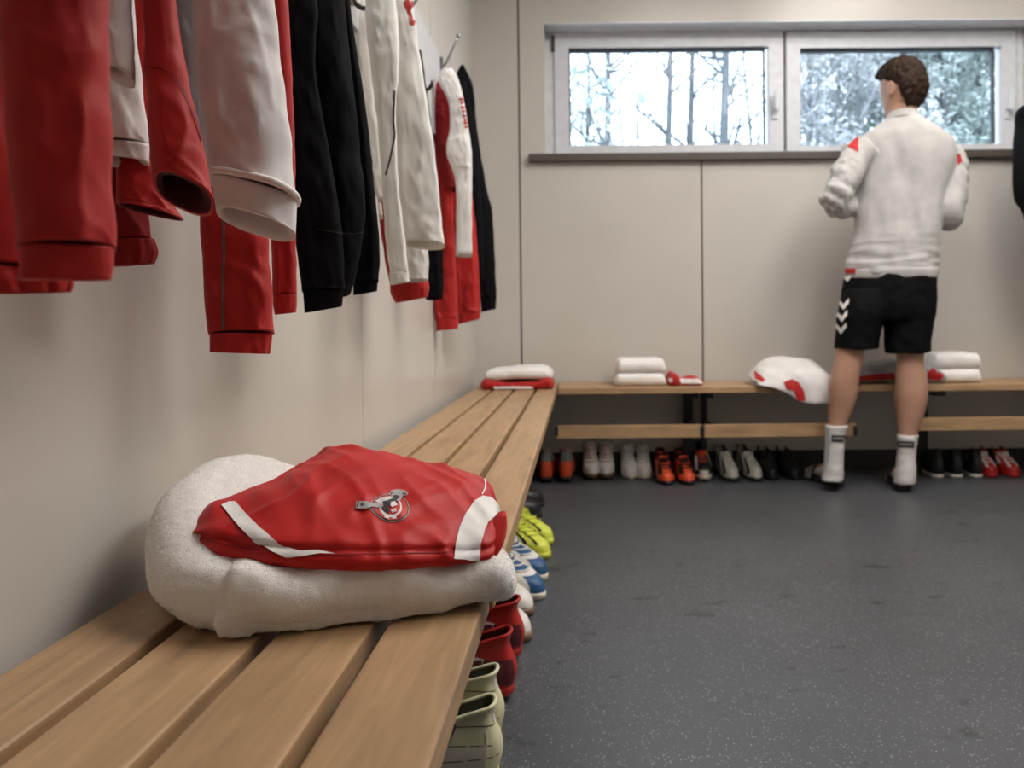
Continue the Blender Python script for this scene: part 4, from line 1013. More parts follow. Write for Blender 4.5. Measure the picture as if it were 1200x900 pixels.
cx_mid = P(1058, 200, 3.37).x
def sweater_folds(co):
    px_x = co.x; f = 0.0
    arm = max(0, abs(px_x - P(1057, 200, 3.37).x) - 0.19) / 0.08
    f += min(arm, 1) * (0.015 * nz((co.x * 9, co.y * 9, co.z * 30 + co.x * 18), 1, 2) + .006 * nz(co, 50, 5))
    f += 0.009 * nz((co.x * 16 + co.z * 4, co.y * 8, co.z * 5), 1, 9) + 0.0035 * nz((co.x * 30, co.y * 8, co.z * 9), 1, 3)
    zz = (co.z - 0.92) / .12
    if 0 < zz < 1.6: f += 0.007 * math.exp(-zz * zz) * nz((co.x * 12, co.y * 6, co.z * 45), 1, 1)
    return f
displace(me, sweater_folds)
swo = finish('sweater', me, M['sweat'], per)
cf = limb([(1002, 240.5, 3.485, 12.3), (1006, 240, 3.50, 11.5), (1010, 239.5, 3.52, 11)], 6, 20); make('sweater_cuff', cf, M['white'], per)
cf = limb([(1086, 241, 3.485, 12.3), (1082, 240, 3.50, 11.5), (1078, 238, 3.52, 11)], 6, 20); make('sweater_cuff', cf, M['white'], per)
make('hem_band', loft(ell_loops([(989, 1099, 316, 3.37, .665), (988.5, 1099, 321, 3.37, .665), (989.5, 1098, 327, 3.37, .66)], 6, 48)), M['sweat'], per)
make('collar', loft(ell_loops([(1042, 1075, 130.5, 3.377, 1.04), (1039, 1078, 135, 3.376, 1.02), (1036, 1081, 140.5, 3.375, .95)], 6, 36)), M['sweat'], per)
bs = bvh_of(swo)
decal('shoulder_patch', [(1004.5, 153.5), (1006, 160), (1006, 179), (998, 174), (990, 169), (997, 160)], bs, M['red'], per, .002, 3)
decal('shoulder_patch', [(1121, 180), (1125, 181), (1127.5, 189), (1122, 194)], bs, M['red'], per, .002, 3)
decal('hem_tab', [(989, 314), (1003, 314.5), (1003, 320.5), (989, 320)], bvh_of(swo, *[c for c in per.children if c.name.startswith('hem_band')]), M['red'], per, .003, 3)
# ---- shorts
top = [(992, 1096, 312, 3.37, .64), (988, 1097, 326, 3.37, .66), (985, 1097, 345, 3.37, .66), (982, 1096, 362, 3.37, .64), (984, 1094, 376, 3.37, .58)]
shL = [(990, 1040, 340, 3.368, 1.25), (981, 1040, 366, 3.365, 1.25), (979, 1034, 385, 3.36, 1.18), (977.5, 1031, 400, 3.357, 1.1), (977, 1030, 409, 3.355, 1.08)]
shR = [(1040, 1097, 340, 3.368, 1.2), (1036, 1095, 370, 3.36, 1.15), (1036, 1093, 390, 3.352, 1.08), (1037, 1092, 405, 3.347, 1.02), (1038, 1091.5, 413, 3.345, 1.0)]
me = evaluated(join(loft(ell_loops(top, 20, 40)), loft(ell_loops(shL, 22, 36)), loft(ell_loops(shR, 22, 36))), 0.005, 5)
displace(me, lambda co: 0.006 * nz((co.x * 15, co.y * 10, co.z * 6), 1, 3) + 0.003 * nz(co, 30, 8))
sho = finish('shorts', me, M['black'], per)
bsh = bvh_of(sho)
for cx0, cy0, s_ in ((993.5, 325, 1.0), (989, 357, 1.15), (987, 371, 1.15), (986, 385, 1.15)):
    q = [(-5, -6), (0, 0), (5.5, -6.5), (5.5, -1.5), (0, 5.5), (-5, -1)]
    decal('chevron', [(cx0 + a * s_, cy0 + b * s_) for a, b in q], bsh, M['white_satin'], per, .003, 2.5)
# ---- socks
def sock(rows, heel, toe, lab_px):
    me = evaluated(join(loft(ell_loops(rows, 22)), foot_vf(heel, toe, .034, .048, .080, .020)), 0.0045, 5)
    displace(me, lambda co: 0.0025 * nz((co.x * 20, co.y * 20, co.z * 40), 1, 6))
    o = finish('sock', me, M['sock'], per); bk_ = bvh_of(o)
    x0, x1, y0, y1 = lab_px
    l = decal('sock_label', [(x0, y0), (x1, y0 + .5), (x1, y1 + .5), (x0, y1)], bk_, M['thread_black'], None, .0025, 2.5); attach(l, o)
    n_ = 5
    for k in range(n_):
        xa = x0 + 2 + (x1 - x0 - 4) * (k + .12) / n_; xb = x0 + 2 + (x1 - x0 - 4) * (k + .75) / n_; ym = (y0 + y1) / 2
        m_ = decal('label_mark', [(xa, ym - 1.0), (xb, ym - .8), (xb, ym + 1.0), (xa, ym + .8)], bk_, M['thread_grey'], None, .0042, 2)
        if m_: attach(m_, o)
    return o
sockL = sock([(967.5, 994, 498, 3.355, 1.1), (967, 992, 505, 3.353, 1.12), (966.5, 989.5, 522, 3.35, 1.12), (965, 988.5, 545, 3.355, 1.25), (962, 988.5, 562, 3.36, 1.35)], Lh, Lt, (974.5, 990.5, 509.5, 518))
sockR = sock([(1050, 1077, 509, 3.34, 1.1), (1050.5, 1075.5, 516, 3.338, 1.12), (1051, 1073.5, 532, 3.335, 1.17), (1049, 1073.5, 550, 3.335, 1.25), (1046.5, 1073.5, 566, 3.335, 1.25)], Rh, Rt, (1052, 1071, 516.5, 524.5))
decal('sock_stripe', [(969.5, 501), (971.5, 501), (973, 520), (971.5, 543), (968, 543), (970, 520)], bvh_of(sockL), M['thread_grey'], per, .002, 3)
# ---- slides: sole and broad strap with pale bars
def slide(heel, toe):
    d = (toe - heel); L = d.length + .022; d.normalize(); s = Vector((-d.y, d.x, 0)); h0 = heel - d * .016
    N_ = 36; pts = []
    for i in range(N_):
        a = 2 * pi * i / N_; t = .5 - .5 * cos(a); wd = (.036 + .016 * math.exp(-((t - .72) / .25) ** 2)) * abs(sin(a)) ** .55
        pts.append(h0 + d * (t * L) + s * (wd * (1 if sin(a) >= 0 else -1)))
    lo = [[q + Vector((0, 0, z)) for q in pts] for z in (0.0, .003, .020, .024)]
    lo[0] = [h0 + d * L / 2 + (q - h0 - d * L / 2) * .97 for q in lo[0]]
    make('slide_sole', loft(lo), M['rubber'], per)
    V = []; Fs = []; na, nb = 15, 6
    for j in range(nb):
        for i in range(na):
            a = pi * i / (na - 1); t = .52 + .24 * j / (nb - 1); hh = .068 - .03 * j / (nb - 1)
            V.append(h0 + d * (t * L) + s * (.054 * cos(a)) + Vector((0, 0, .012 + hh * sin(a) ** .8)))
    for j in range(nb - 1):
        for i in range(na - 1): Fs.append((j * na + i, j * na + i + 1, (j + 1) * na + i + 1, (j + 1) * na + i))
    st = make('slide_strap', (V, Fs), M['rubber'], per); sd = st.modifiers.new('t', 'SOLIDIFY'); sd.thickness = .006; sd.offset = 1
    for j0 in (0, 1, 2):
        V2 = []; 
        for j in range(2):
            for i in range(na):
                a = pi * i / (na - 1); t = .55 + .07 * j0 + .03 * j; hh = .068 - .03 * (t - .52) / .24
                V2.append(h0 + d * (t * L) + s * (.0612 * cos(a)) + Vector((0, 0, .012 + (hh + .0075) * max(sin(a), 0) ** .8)))
        F2 = [(i, i + 1, na + i + 1, na + i) for i in range(na - 1)]
        b = make('strap_bar', (V2, F2), M['white_satin'], None); attach(b, st)
slide(Lh, Lt); slide(Rh, Rt)
# ================================================================ shoes
def shoe_mat(name, col, rough=0.45): return plain(name, col, rough, var=0.05, spec=0.4)
SM = dict(lemon=shoe_mat('pale_lemon_sole', (0.62, 0.60, 0.24)), cream=shoe_mat('pale_yellow_leather', (0.66, 0.64, 0.42)), red=shoe_mat('red_shoe_synthetic', (0.42, 0.020, 0.016)), offw=shoe_mat('off_white_leather', (0.62, 0.58, 0.48)),
          white=shoe_mat('white_leather', (0.68, 0.65, 0.61)), blue=shoe_mat('blue_shoe_mesh', (0.02, 0.085, 0.20)), yellow=shoe_mat('neon_yellow_shoe', (0.62, 0.66, 0.07)),
          black=shoe_mat('black_leather', (0.012, 0.012, 0.013), .4), orange=shoe_mat('orange_red_shoe', (0.70, 0.085, 0.03)), grey=shoe_mat('dark_grey_knit', (0.15, 0.155, 0.14), .8),
          silver=shoe_mat('silver_shoe', (0.52, 0.50, 0.45), .35), dark=shoe_mat('dark_shoe_lining', (0.02, 0.02, 0.018), .9), sage=shoe_mat('grey_green_lining', (0.13, 0.14, 0.095), .9),
          pink=shoe_mat('pink_lace', (0.62, 0.30, 0.24)), brown=shoe_mat('gum_sole', (0.20, 0.12, 0.07)), maroon=shoe_mat('dark_maroon_panel', (0.10, 0.015, 0.02)))
def hwid(t):
    """half width of the last along its length, heel 0 .. toe 1"""
    e = max(0.0, min(t, 1 - t))
    r = (min(1, e / 0.10)) if t < .5 else min(1, (1 - t) / 0.20)
    r = math.sqrt(max(0, 1 - (1 - r) ** 2))
    return (0.031 + 0.014 * math.exp(-((t - .70) / .22) ** 2) - 0.003 * math.exp(-((t - .40) / .12) ** 2)) * r
def build_shoe(name, upper, sole, inner_face, laces, H=0.085, L=0.275, boot=False, studs=None, patches=(), tongue=None, n_lace=5, collar=None):
    e = empty(name, (0, 0, 0)); st = 0.011 if studs else 0.0; NS = 40
    ts = [.5 - .5 * cos(2 * pi * i / NS) for i in range(NS)]; sg = [1 if i <= NS / 2 else -1 for i in range(NS)]
    def ring(z, xh, xf, ws, tilt=0.0):
        return [Vector((xh + (xf - xh) * t, s * hwid(t) * ws, z + tilt * (0.5 - t))) for t, s in zip(ts, sg)]
    z0 = st
    lo = [ring(z0, .008, L - .012, .86), ring(z0 + .003, 0, L, 1.0), ring(z0 + .016, -.001, L + .001, 1.03), ring(z0 + .019, .001, L - .002, 1.0)]
    make('sole', loft(lo), SM[sole], e)
    zs = z0 + .015
    if boot: keys = [(0, 0, L * .99, 1.0, 0), (.10, -.002, L * .985, 1.02, 0), (.24, -.003, L * .955, .98, 0), (.34, -.003, L * .86, .92, 0), (.46, -.002, L * .70, .86, 0), (.60, .000, L * .585, .80, .004), (.80, .003, L * .52, .80, .006), (1.0, .000, L * .505, .84, .010)]
    else: keys = [(0, .002, L * .99, 1.0, 0), (.14, -.003, L * .985, 1.03, 0), (.34, -.006, L * .955, 1.0, 0.002), (.50, -.004, L * .86, .93, 0.006), (.66, .002, L * .71, .84, .012), (.82, .008, L * .57, .76, .022), (.93, .006, L * .515, .77, .030), (1.0, .001, L * .50, .82, .036)]
    NR = 18
    rows = [(zs + k_ * (H - .012), a, b, c, d) for k_, a, b, c, d in crom(keys, NR)]
    rings = [ring(*r) for r in rows]
    def surf(a, k, off=0.0):
        """point on the upper: a in 0..1 around (heel, left, toe, right), k in 0..1 up"""
        kk = max(0, min(k * (NR - 1), NR - 1.001)); i = int(kk); f = kk - i
        aa = (a % 1.0) * NS; j = int(aa); g_ = aa - j
        def q(r): return rings[r][j % NS].lerp(rings[r][(j + 1) % NS], g_)
        p_ = q(i).lerp(q(i + 1), f); c = Vector((max(min(p_.x, L * .7), L * .15), 0, zs + .02)); d = (p_ - c).normalized()
        return p_ + d * off
    top = rings[-1]; cen_ = sum(top, Vector()) / NS
    rim = [cen_ + (p_ - cen_) * .90 + Vector((0, 0, .001)) for p_ in top]
    o = make('upper', loft(rings + [rim], True, False), SM[upper], e)
    inn = [rim] + [[Vector((c_.x, c_.y * .95, c_.z - dz)) for c_ in rim] for dz in (.015, .035, .05)]
    make('lining', loft(inn, False, True), SM[inner_face], e)
    make('collar', tube_vf([cen_ + (p_ - cen_) * .955 + Vector((0, 0, .001)) for p_ in top + top[:2]], .0032, 8, False), SM[collar or upper], e)
    # tongue in front of the opening
    xf = rows[-1][2]; zt = top[NS // 2].z
    V = []; nt_ = 6
    for k_ in range(nt_):
        f = k_ / (nt_ - 1)
        x = xf + .020 - f * .040; z = zt - .022 + f * (.034 if boot else .036)
        for i in range(7):
            a = pi * (i / 6 - .5); V.append(Vector((x - .008 * (1 - cos(a)), .021 * sin(a) * (1.0 + .15 * f), z + .004 * cos(a))))
    Fs = [(k_ * 7 + i, k_ * 7 + i + 1, k_ * 7 + 8 + i, k_ * 7 + 7 + i) for k_ in range(nt_ - 1) for i in range(6)]
    tg = make('tongue', (V, Fs), SM[tongue or upper], e); md = tg.modifiers.new('t', 'SOLIDIFY'); md.thickness = .005
    # laces across the instep
    if laces:
        for k_ in range(n_lace):
            kk = (.50 + .44 * k_ / max(1, n_lace - 1)); spread = .085 + .012 * k_
            pts = [surf(.5 - spread + 2 * spread * i / 8, kk + .02 * (1 if k_ % 2 else -1) * (i / 8 - .5), .0028) for i in range(9)]
            make('lace', tube_vf(pts, .0030, 6), SM[laces], e)
        for s in (-1, 1):
            b = surf(.5 + s * .04, .93, .004)
            pts = [b, b + Vector((.012, s * .014, .010)), b + Vector((.022, s * .026, .002)), b + Vector((.014, s * .020, -.008)), b + Vector((.0, s * .004, .002))]
            make('lace_bow', tube_vf([tuple(q) for q in crom([tuple(p_) for p_ in pts], 14)], .0022, 6), SM[laces], e)
    for nm, mt, a0, a1, k0, k1, sl in patches:
        V = []; na, nk = max(14, int(70 * abs(a1 - a0))), 7
        for i in range(na):
            for j in range(nk):
                f = i / (na - 1); V.append(surf(a0 + (a1 - a0) * f, k0 + (k1 - k0) * j / (nk - 1) + sl * f, .0014))
        Fs = [(i * nk + j, (i + 1) * nk + j, (i + 1) * nk + j + 1, i * nk + j + 1) for i in range(na - 1) for j in range(nk - 1)]
        make(nm, (V, Fs), SM[mt], e)
    if studs:
        for x, y in ((.03, .02), (.03, -.02), (.07, .02), (.07, -.02), (L * .58, .03), (L * .58, -.03), (L * .74, .034), (L * .74, -.034), (L * .88, .018), (L * .88, -.018)):
            make('stud', loft([[Vector((x + r * cos(a), y + r * sin(a), z)) for a in [2 * pi * i / 8 for i in range(8)]] for z, r in ((0, .0045), (.013, .0075))]), SM[studs], e)
    return e
def copy_tree(o, parent=None):
    c = o.copy(); COL.objects.link(c)
    if parent is not None: c.parent = parent; c.matrix_parent_inverse = o.matrix_parent_inverse.copy()
    for ch in list(o.children): copy_tree(ch, c)
    return c
def place(e, pos, ang, label, group, tiltx=0.0, z=0.0, roll=0.0):
    e.location = (pos[0], pos[1], z); e.rotation_euler = (roll, tiltx, ang); tag(e, label, 'shoe', group); return e
# ---- along the clothes wall. heel at local 0, toe at +x
def toes(pts, angs, L=.275):
    return [q - Vector((cos(radians(a)), sin(radians(a)), 0)) * L for q, a in zip(pts, angs)]
def pair(proto, heels, angs, label, group):
    for k, (h, a) in enumerate(zip(heels, angs)):
        e = proto if k == 0 else copy_tree(proto)
        place(e, h, radians(a), label, group)
GL = 'shoes under the bench along the clothes wall'
cr = build_shoe('indoor_shoe', 'cream', 'lemon', 'sage', 'cream', .094, .285, patches=(('stitch', 'sage', .04, .24, .62, .635, .10), ('stitch', 'sage', -.24, -.04, .72, .735, -.10), ('stitch', 'sage', .08, .30, .40, .415, .08), ('stitch', 'sage', .05, .25, .25, .265, -.03), ('foxing', 'lemon', -.2, .2, .0, .08, 0), ('heel_panel', 'cream', -.10, .10, .10, .60, 0), ('side_overlay', 'offw', .10, .34, .12, .42, .10), ('side_overlay', 'offw', -.34, -.10, .22, .52, -.10), ('heel_tab', 'offw', -.035, .035, .62, .98, 0)), collar='cream')
pair(cr, [PZ(585, 905, 0), PZ(587, 862, 0)], [186, 178], 'pale yellow leather sports shoe under the bench beside the red boots', GL)
rd_ = build_shoe('football_boot', 'red', 'red', 'maroon', 'red', .096, .285, studs='brown', patches=(('heel_counter', 'maroon', .05, .20, .12, .50, .05), ('heel_counter', 'maroon', -.20, -.05, .17, .55, -.05), ('heel_tab', 'white', -.03, .03, .78, .96, 0), ('side_mark', 'white', .17, .24, .50, .56, .10), ('side_mark', 'white', .80, .86, .50, .56, -.06)))
pair(rd_, [PZ(603, 817, 0), PZ(612, 772, 0)], [184, 180], 'bright red football boot between the pale yellow and off-white shoes', GL)
ow = build_shoe('indoor_shoe', 'offw', 'brown', 'sage', 'offw', .098, .28, patches=(('toe_cap', 'white', .40, .60, .10, .42, 0), ('side_stripe', 'cream', .26, .34, .15, .60, .08), ('side_stripe', 'cream', -.34, -.26, .15, .60, -.08)))
pair(ow, toes([PZ(618, 752, 0), PZ(621, 722, 0)], [-40, -40]), [-40, -40], 'off-white leather sports shoe with rounded toe, next to the red boots', GL)
bl = build_shoe('indoor_shoe', 'blue', 'offw', 'dark', 'white', .102, .28, n_lace=6, patches=tuple(('white_stripe', 'white', a, a + .05, .12, .72, .04) for a in (.28, .37)) + tuple(('white_stripe', 'white', -a - .05, -a, .12, .72, -.04) for a in (.28, .37)) + (('toe_cap', 'blue', .45, .55, .10, .30, 0), ('vamp_panel', 'white', .42, .58, .42, .52, 0)))
pair(bl, toes([PZ(635, 703, 0), PZ(638, 681, 0)], [-42, -42]), [-42, -42], 'blue and white laced sports shoe between the off-white and neon shoes', GL)
ye = build_shoe('indoor_shoe', 'yellow', 'yellow', 'dark', 'yellow', .100, .28, n_lace=6, patches=tuple(('dark_slit', 'dark', a, a + .02, .30, .72, .05) for a in (.30, .36, .42)) + tuple(('dark_slit', 'dark', -a - .02, -a, .30, .72, -.05) for a in (.30, .36, .42)), collar='dark', tongue='dark')
pair(ye, toes([PZ(641, 655, 0), PZ(645, 638, 0)], [-46, -42]), [-46, -42], 'neon yellow sports shoe with dark slits beside the blue pair', GL)
bk = build_shoe('indoor_shoe', 'black', 'dark', 'dark', 'dark', .115, .28)
pair(bk, [PZ(634, 606, 0) + Vector((-.275, 0, 0)), PZ(637, 594, 0) + Vector((-.275, 0, 0))], [0, 3], 'black sports shoe behind the neon yellow pair', GL)

# ---- under the window bench (toe towards the room = -90 degrees)
GB = 'shoes under the bench below the windows'
def row_spot(px, py=566): 
    return PZ(px, py, 0)
def back_pair(proto, pxs, toe_out, label, py=566, dang=(0, 0), L=.275):
    for k, (px, da) in enumerate(zip(pxs, dang)):
        e = proto if k == 0 else copy_tree(proto)
        q = row_spot(px, py - k * .2); e.scale = (1, .84, 1)
        if toe_out: place(e, (q.x, q.y + L * .97, 0), radians(-90 + da), label, GB)
        else: place(e, (q.x, q.y, 0), radians(90 + da), label, GB)
for_ = build_shoe('football_boot', 'orange', 'dark', 'grey', 'dark', .122, .25, studs='black', patches=(('ankle_sock', 'grey', 0, 1, .52, .99, 0),), collar='grey', tongue='grey')
back_pair(for_, (640, 663), False, 'orange-heeled football boot with dark grey ankle sock under the window bench', 567)
wp = build_shoe('high_boot', 'white', 'brown', 'dark', 'pink', .132, .255, boot=True, studs='brown')
back_pair(wp, (691, 713.5), True, 'white high-top boot with pink laces beneath the window bench', 563, (3, -3), .255)
ww = build_shoe('high_boot', 'white', 'offw', 'sage', 'white', .132, .255, boot=True)
back_pair(ww, (737, 757.5), True, 'white high-top boot with white laces beneath the window bench', 562, (2, -2), .255)
ob = build_shoe('football_boot', 'orange', 'black', 'dark', 'black', .105, .26, patches=(('vamp_stripe', 'black', .36, .43, .25, .60, .05), ('vamp_stripe', 'black', -.43, -.36, .30, .65, -.05)), collar='maroon')
back_pair(ob, (780, 804), True, 'orange-red football boot with black laces beside the black bench leg', 569, (2, 3), .26)
sw_ = build_shoe('football_boot', 'black', 'offw', 'dark', 'orange', .115, .255, studs='offw', patches=(('side_stripe', 'white', .28, .36, .2, .7, .05), ('side_stripe', 'white', .60, .68, .2, .7, -.05), ('toe_cap', 'offw', .43, .57, .06, .22, 0)), collar='grey')
back_pair(sw_, (829,), True, 'single black boot with pale toe and white stripes behind the bench leg', 565, (-3,), .255)
si = build_shoe('football_boot', 'silver', 'dark', 'dark', 'silver', .112, .265, patches=(('dark_stripe', 'black', .27, .31, .12, .75, .06), ('dark_stripe', 'black', .36, .40, .12, .65, .06), ('dark_stripe', 'black', -.31, -.27, .18, .81, -.06), ('dark_stripe', 'black', -.40, -.36, .18, .71, -.06)))
back_pair(si, (855, 881), True, 'silver football boot with dark stripes beside the black shoes', 565, (4, 6), .265)
bb = build_shoe('indoor_shoe', 'black', 'black', 'dark', 'black', .105, .255)
back_pair(bb, (906, 929), True, 'plain black shoe standing next to the slides of the person', 563, (0, 4), .255)
bw = build_shoe('indoor_shoe', 'black', 'white', 'dark', 'black', .110, .26)
back_pair(bw, (1124, 1147), False, 'black shoe with white sole under the window bench', 561, (2, -2), .26)
be = copy_tree(bw); q = row_spot(1101, 561)
place(be, (q.x, q.y, 0), radians(86), 'black white-soled shoe turned aside next to the black pair', GB)
rw = build_shoe('football_boot', 'red', 'red', 'dark', 'white', .100, .265, patches=(('white_flash', 'white', .30, .36, .3, .6, .1), ('white_flash', 'white', .40, .44, .3, .62, .06), ('white_flash', 'white', -.36, -.30, .4, .7, -.1), ('white_flash', 'white', -.46, -.42, .3, .6, 0), ('white_flash', 'white', .20, .25, .3, .7, 0)))
back_pair(rw, (1173, 1197), True, 'red football boot with white flashes under the window bench', 560, (-8, -6), .265)

# ================================================================ towels and clothes on the window bench
def slab(name, x0, x1, y0, y1, z0, z1, mat, parent, r=None, seed=1, lump=.004, vox=.006, sag=0.0):
    lo = []; n = 16
    for k in range(n):
        t = k / (n - 1); e_ = min(1, min(t, 1 - t) * 9); e_ = math.sqrt(max(0, 1 - (1 - e_) ** 2)); x = x0 + (x1 - x0) * t
        hz = (z1 - z0) * (.35 + .65 * e_); hy = (y1 - y0) / 2 * (.8 + .2 * e_)
        lo.append([Vector((x, (y0 + y1) / 2 + a, z0 + zz)) for a, zz in rrect(-hy, hy, 0, hz, min(hz / 2.05, r or .02), 8)])
    me = evaluated(loft(lo), vox, 3); displace(me, lambda co: lump * nz(co, 25, seed) * (1 if co.z > z0 + .006 else .2))
    return finish(name, me, mat, parent)
def stack(px0, px1, y_top, y_bot, label, group, mid, Yf=3.49, Yb=3.72):
    A, B = P(px0, y_bot, Yf), P(px1, y_bot, Yf); zt = P((px0 + px1) / 2, y_top, Yf + .04).z; zm = ZB + (zt - ZB) * mid
    e1 = empty('towel', ((A.x + B.x) / 2, (Yf + Yb) / 2, ZB), label[0], 'towel', group)
    slab('folded_sheet', A.x, B.x, Yf, Yb, ZB + .001, zm, M['terry'], e1, r=.03, seed=px0)
    e2 = empty('towel', ((A.x + B.x) / 2, (Yf + Yb) / 2, zm), label[1], 'towel', group)
    slab('folded_sheet', A.x + .008, B.x - .002, Yf + .004, Yb, zm + .001, zt, M['terry'], e2, r=.03, seed=px0 + 9)
GT = 'folded towels on the window bench'
stack(720, 782, 420, 447, ('lower white towel of the stack beside the small red and white jersey', 'upper white towel of the stack beside the small red and white jersey'), GT, .47)
stack(1092, 1154, 413, 441, ('lower white towel of the stack next to the red and grey clothes', 'upper white towel of the stack next to the red and grey clothes'), GT, .47)
# towel with a red jersey in the corner
def lump(name, rows, mat, parent, seed=1, n=30, seg=28, amp=.006, vox=.006, fq=22):
    """rows: (x, y0, y1, z0, z1) cross-sections along X"""
    lo = []
    for x, y0, y1, z0, z1 in crom(rows, n):
        lo.append([Vector((x, (y0 + y1) / 2 + a, (z0 + z1) / 2 + b)) for a, b in rrect(-(y1 - y0) / 2, (y1 - y0) / 2, -(z1 - z0) / 2, (z1 - z0) / 2, (z1 - z0) * .46, 7)])
    me = evaluated(loft(lo), vox, 4)
    displace(me, lambda co: amp * nz((co.x, co.y, co.z * .6), fq, seed) + amp * .6 * nz(co, fq * 2.2, seed + 3))
    return finish(name, me, mat, parent)
Yc = 3.36
a = P(562, 452, Yc).x; b = P(648, 452, Yc).x; w_ = b - a
cj = empty('folded_jersey', ((a + b) / 2, Yc + .12, ZB), 'red jersey folded under the white towel in the bench corner', 'jersey')
zA = P(600, 443, Yc).z
lump('folded_body', [(a, Yc + .03, Yc + .2, ZB + .004, ZB + .022), (a + .02 * 1, Yc, Yc + .24, ZB + .002, ZB + .046), (a + w_ * .22, Yc, Yc + .25, ZB + .002, ZB + .034), (a + w_ * .5, Yc + .004, Yc + .25, ZB + .004, ZB + .030), (a + w_ * .78, Yc, Yc + .25, ZB + .002, ZB + .036), (b - .02, Yc, Yc + .24, ZB + .002, ZB + .052), (b, Yc + .03, Yc + .2, ZB + .004, ZB + .026)], M['red'], cj, 3, amp=.005)
lump('white_lining', [(a + w_ * .18, Yc - .006, Yc + .1, ZB + .002, ZB + .014), (a + w_ * .5, Yc - .008, Yc + .1, ZB + .002, ZB + .014), (a + w_ * .74, Yc - .006, Yc + .1, ZB + .002, ZB + .012)], M['white'], cj, 4, 14, amp=.001)
ct = empty('towel', ((a + b) / 2, Yc + .14, ZB + .04), 'flat white towel lying on the red jersey in the bench corner', 'towel')
lump('folded_sheet', [(a + w_ * .06, Yc + .03, Yc + .27, ZB + .042, ZB + .062), (a + w_ * .12, Yc + .01, Yc + .29, ZB + .036, ZB + .078), (a + w_ * .35, Yc + .01, Yc + .29, ZB + .042, ZB + .086), (a + w_ * .6, Yc + .008, Yc + .30, ZB + .046, ZB + .092), (a + w_ * .88, Yc + .01, Yc + .29, ZB + .040, ZB + .090), (a + w_ * .98, Yc + .03, Yc + .27, ZB + .044, ZB + .070)], M['terry'], ct, 6, amp=.004)
# small red and white jersey
a = P(783, 449, 3.47).x; b = P(827, 449, 3.47).x
sj = empty('folded_jersey', ((a + b) / 2, 3.53, ZB), 'small crumpled red and white jersey next to the towel stack', 'jersey')
o = lump('folded_body', [(a, 3.50, 3.56, ZB + .003, ZB + .024), (a + .015, 3.47, 3.60, ZB + .002, ZB + .056), (a + .04, 3.47, 3.60, ZB + .002, ZB + .050), (a + .06, 3.48, 3.60, ZB + .002, ZB + .032), (b - .05, 3.48, 3.60, ZB + .002, ZB + .042), (b - .02, 3.475, 3.60, ZB + .002, ZB + .026), (b, 3.49, 3.57, ZB + .003, ZB + .018)], M['red'], sj, 8, amp=.007, fq=30)
bb_ = bvh_of(o)
decal('white_panel', [(796, 444), (824, 444.5), (824.5, 449.5), (798, 449.3)], bb_, M['white_satin'], sj, .002, 2.5)
decal('white_panel', [(783.5, 444), (788, 443), (789, 448), (784.5, 448)], bb_, M['white_satin'], sj, .002, 2.5)
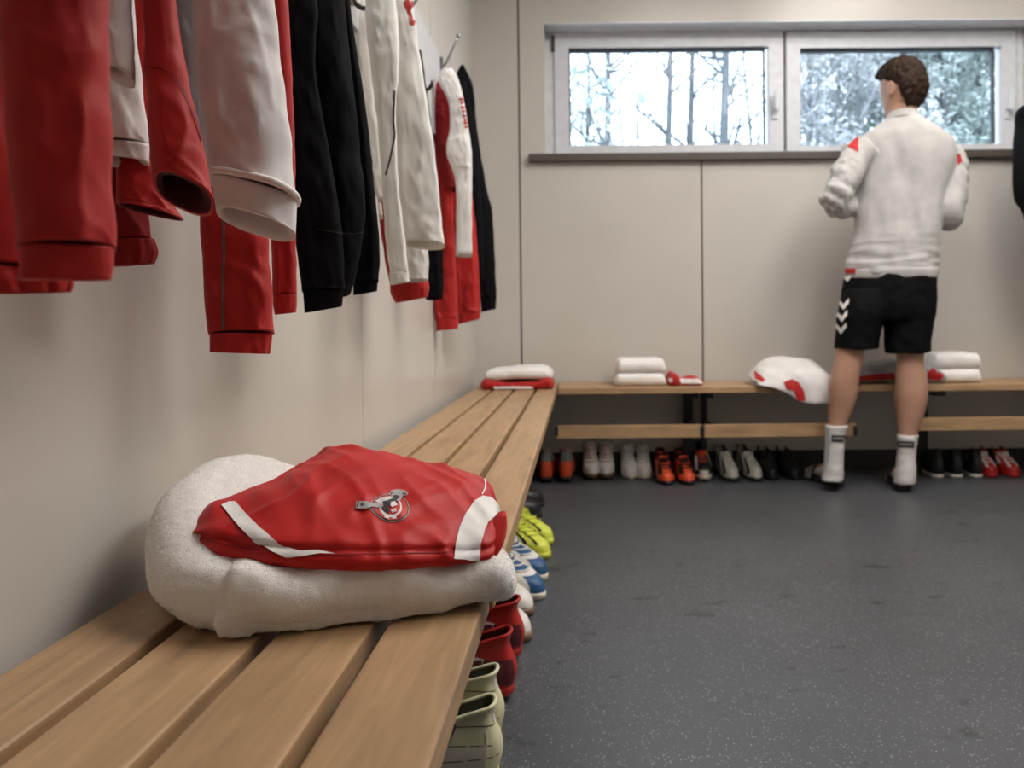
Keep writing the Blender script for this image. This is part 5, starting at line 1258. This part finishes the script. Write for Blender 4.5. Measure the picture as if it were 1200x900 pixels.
# draped white shirt hanging over the bench front
dj = empty('draped_shirt', P(930, 450, 3.50), 'white shirt with red bands draped over the edge of the window bench', 'shirt')
top_ = [(-9, 440), (884, 428), (900, 419), (920, 417), (945, 420), (968, 426), (977, 438)]
cols_ = [  # x at bench edge, lower hem y, crest height above bench
    (884, 448, .030), (893, 452, .075), (905, 456, .105), (918, 461, .115), (930, 469, .115), (942, 473, .110), (955, 473, .105), (966, 473, .090), (975, 472, .060), (980, 466, .03)]
loops = []
for x, yh, hc in crom(cols_, 40):
    fx = P(x, 455, YBF).x
    zlow = P(x, yh, YBF - .012).z
    pr = [(3.66, ZB + .003), (3.63, ZB + hc * .5), (3.58, ZB + hc), (3.52, ZB + hc * .98), (3.465, ZB + hc * .72), (3.425, ZB + hc * .38 + .012), (3.405, min(ZB + .012, ZB + .012)), (3.402, (ZB + zlow) / 2), (3.405, zlow)]
    inn_ = [(3.412, zlow), (3.412, (ZB + zlow) / 2), (3.418, ZB + .004), (3.45, ZB + .002)]
    pts = [tuple(q) for q in crom(pr, 26)] + inn_
    loops.append([Vector((fx + (0.0 if yy > 3.45 else (3.45 - yy) * .3), yy, zz)) for yy, zz in pts])
me = bpy.data.meshes.new('shirt_body'); vf = loft(loops); me.from_pydata([tuple(v) for v in vf[0]], [], vf[1]); me.update()
bm = bmesh.new(); bm.from_mesh(me); bmesh.ops.recalc_face_normals(bm, faces=bm.faces); bm.to_mesh(me); bm.free()
displace(me, lambda co: .006 * nz((co.x * 30 + co.z * 20, co.y * 10, co.z * 12), 1, 3) * (1 if co.z > ZB + .02 or co.y < 3.408 else .0))
o = finish('shirt_body', me, M['white'], dj); bd = bvh_of(o)
decal('red_band', [(884, 434), (892, 440), (897, 446), (893, 448), (885, 444)], bd, M['red'], dj, .002, 3)
decal('red_band', [(918, 448), (928, 444), (936, 448), (942, 458), (944, 470), (940, 473), (934, 468), (930, 458), (922, 456)], bd, M['red'], dj, .002, 3)
# red and grey clothes behind the person's leg
a = P(1000, 444, 3.5).x; b = P(1106, 444, 3.5).x
rgc = empty('folded_jersey', ((a + b) / 2, 3.58, ZB), 'grey and red jersey lying on the window bench behind the legs of the person', 'jersey')
o = lump('folded_body', [(a, 3.53, 3.62, ZB + .003, ZB + .03), (a + .03, 3.48, 3.66, ZB + .002, ZB + .07), (a + .12, 3.48, 3.66, ZB + .002, ZB + .09), (a + .2, 3.48, 3.66, ZB + .002, ZB + .10), (b - .10, 3.47, 3.62, ZB + .002, ZB + .10), (b - .06, 3.46, 3.60, ZB + .002, ZB + .075), (b - .02, 3.455, 3.56, ZB + .002, ZB + .05), (b, 3.47, 3.54, ZB + .003, ZB + .02)], M['grey'], rgc, 11, amp=.006)
bg_ = bvh_of(o)
decal('red_panel', [(1003, 441), (1030, 438), (1048, 437), (1048, 444), (1003, 446)], bg_, M['red'], rgc, .002, 3)
decal('red_panel', [(1087, 436), (1096, 429), (1103, 433), (1106, 442), (1100, 446), (1087, 444)], bg_, M['red'], rgc, .002, 3)
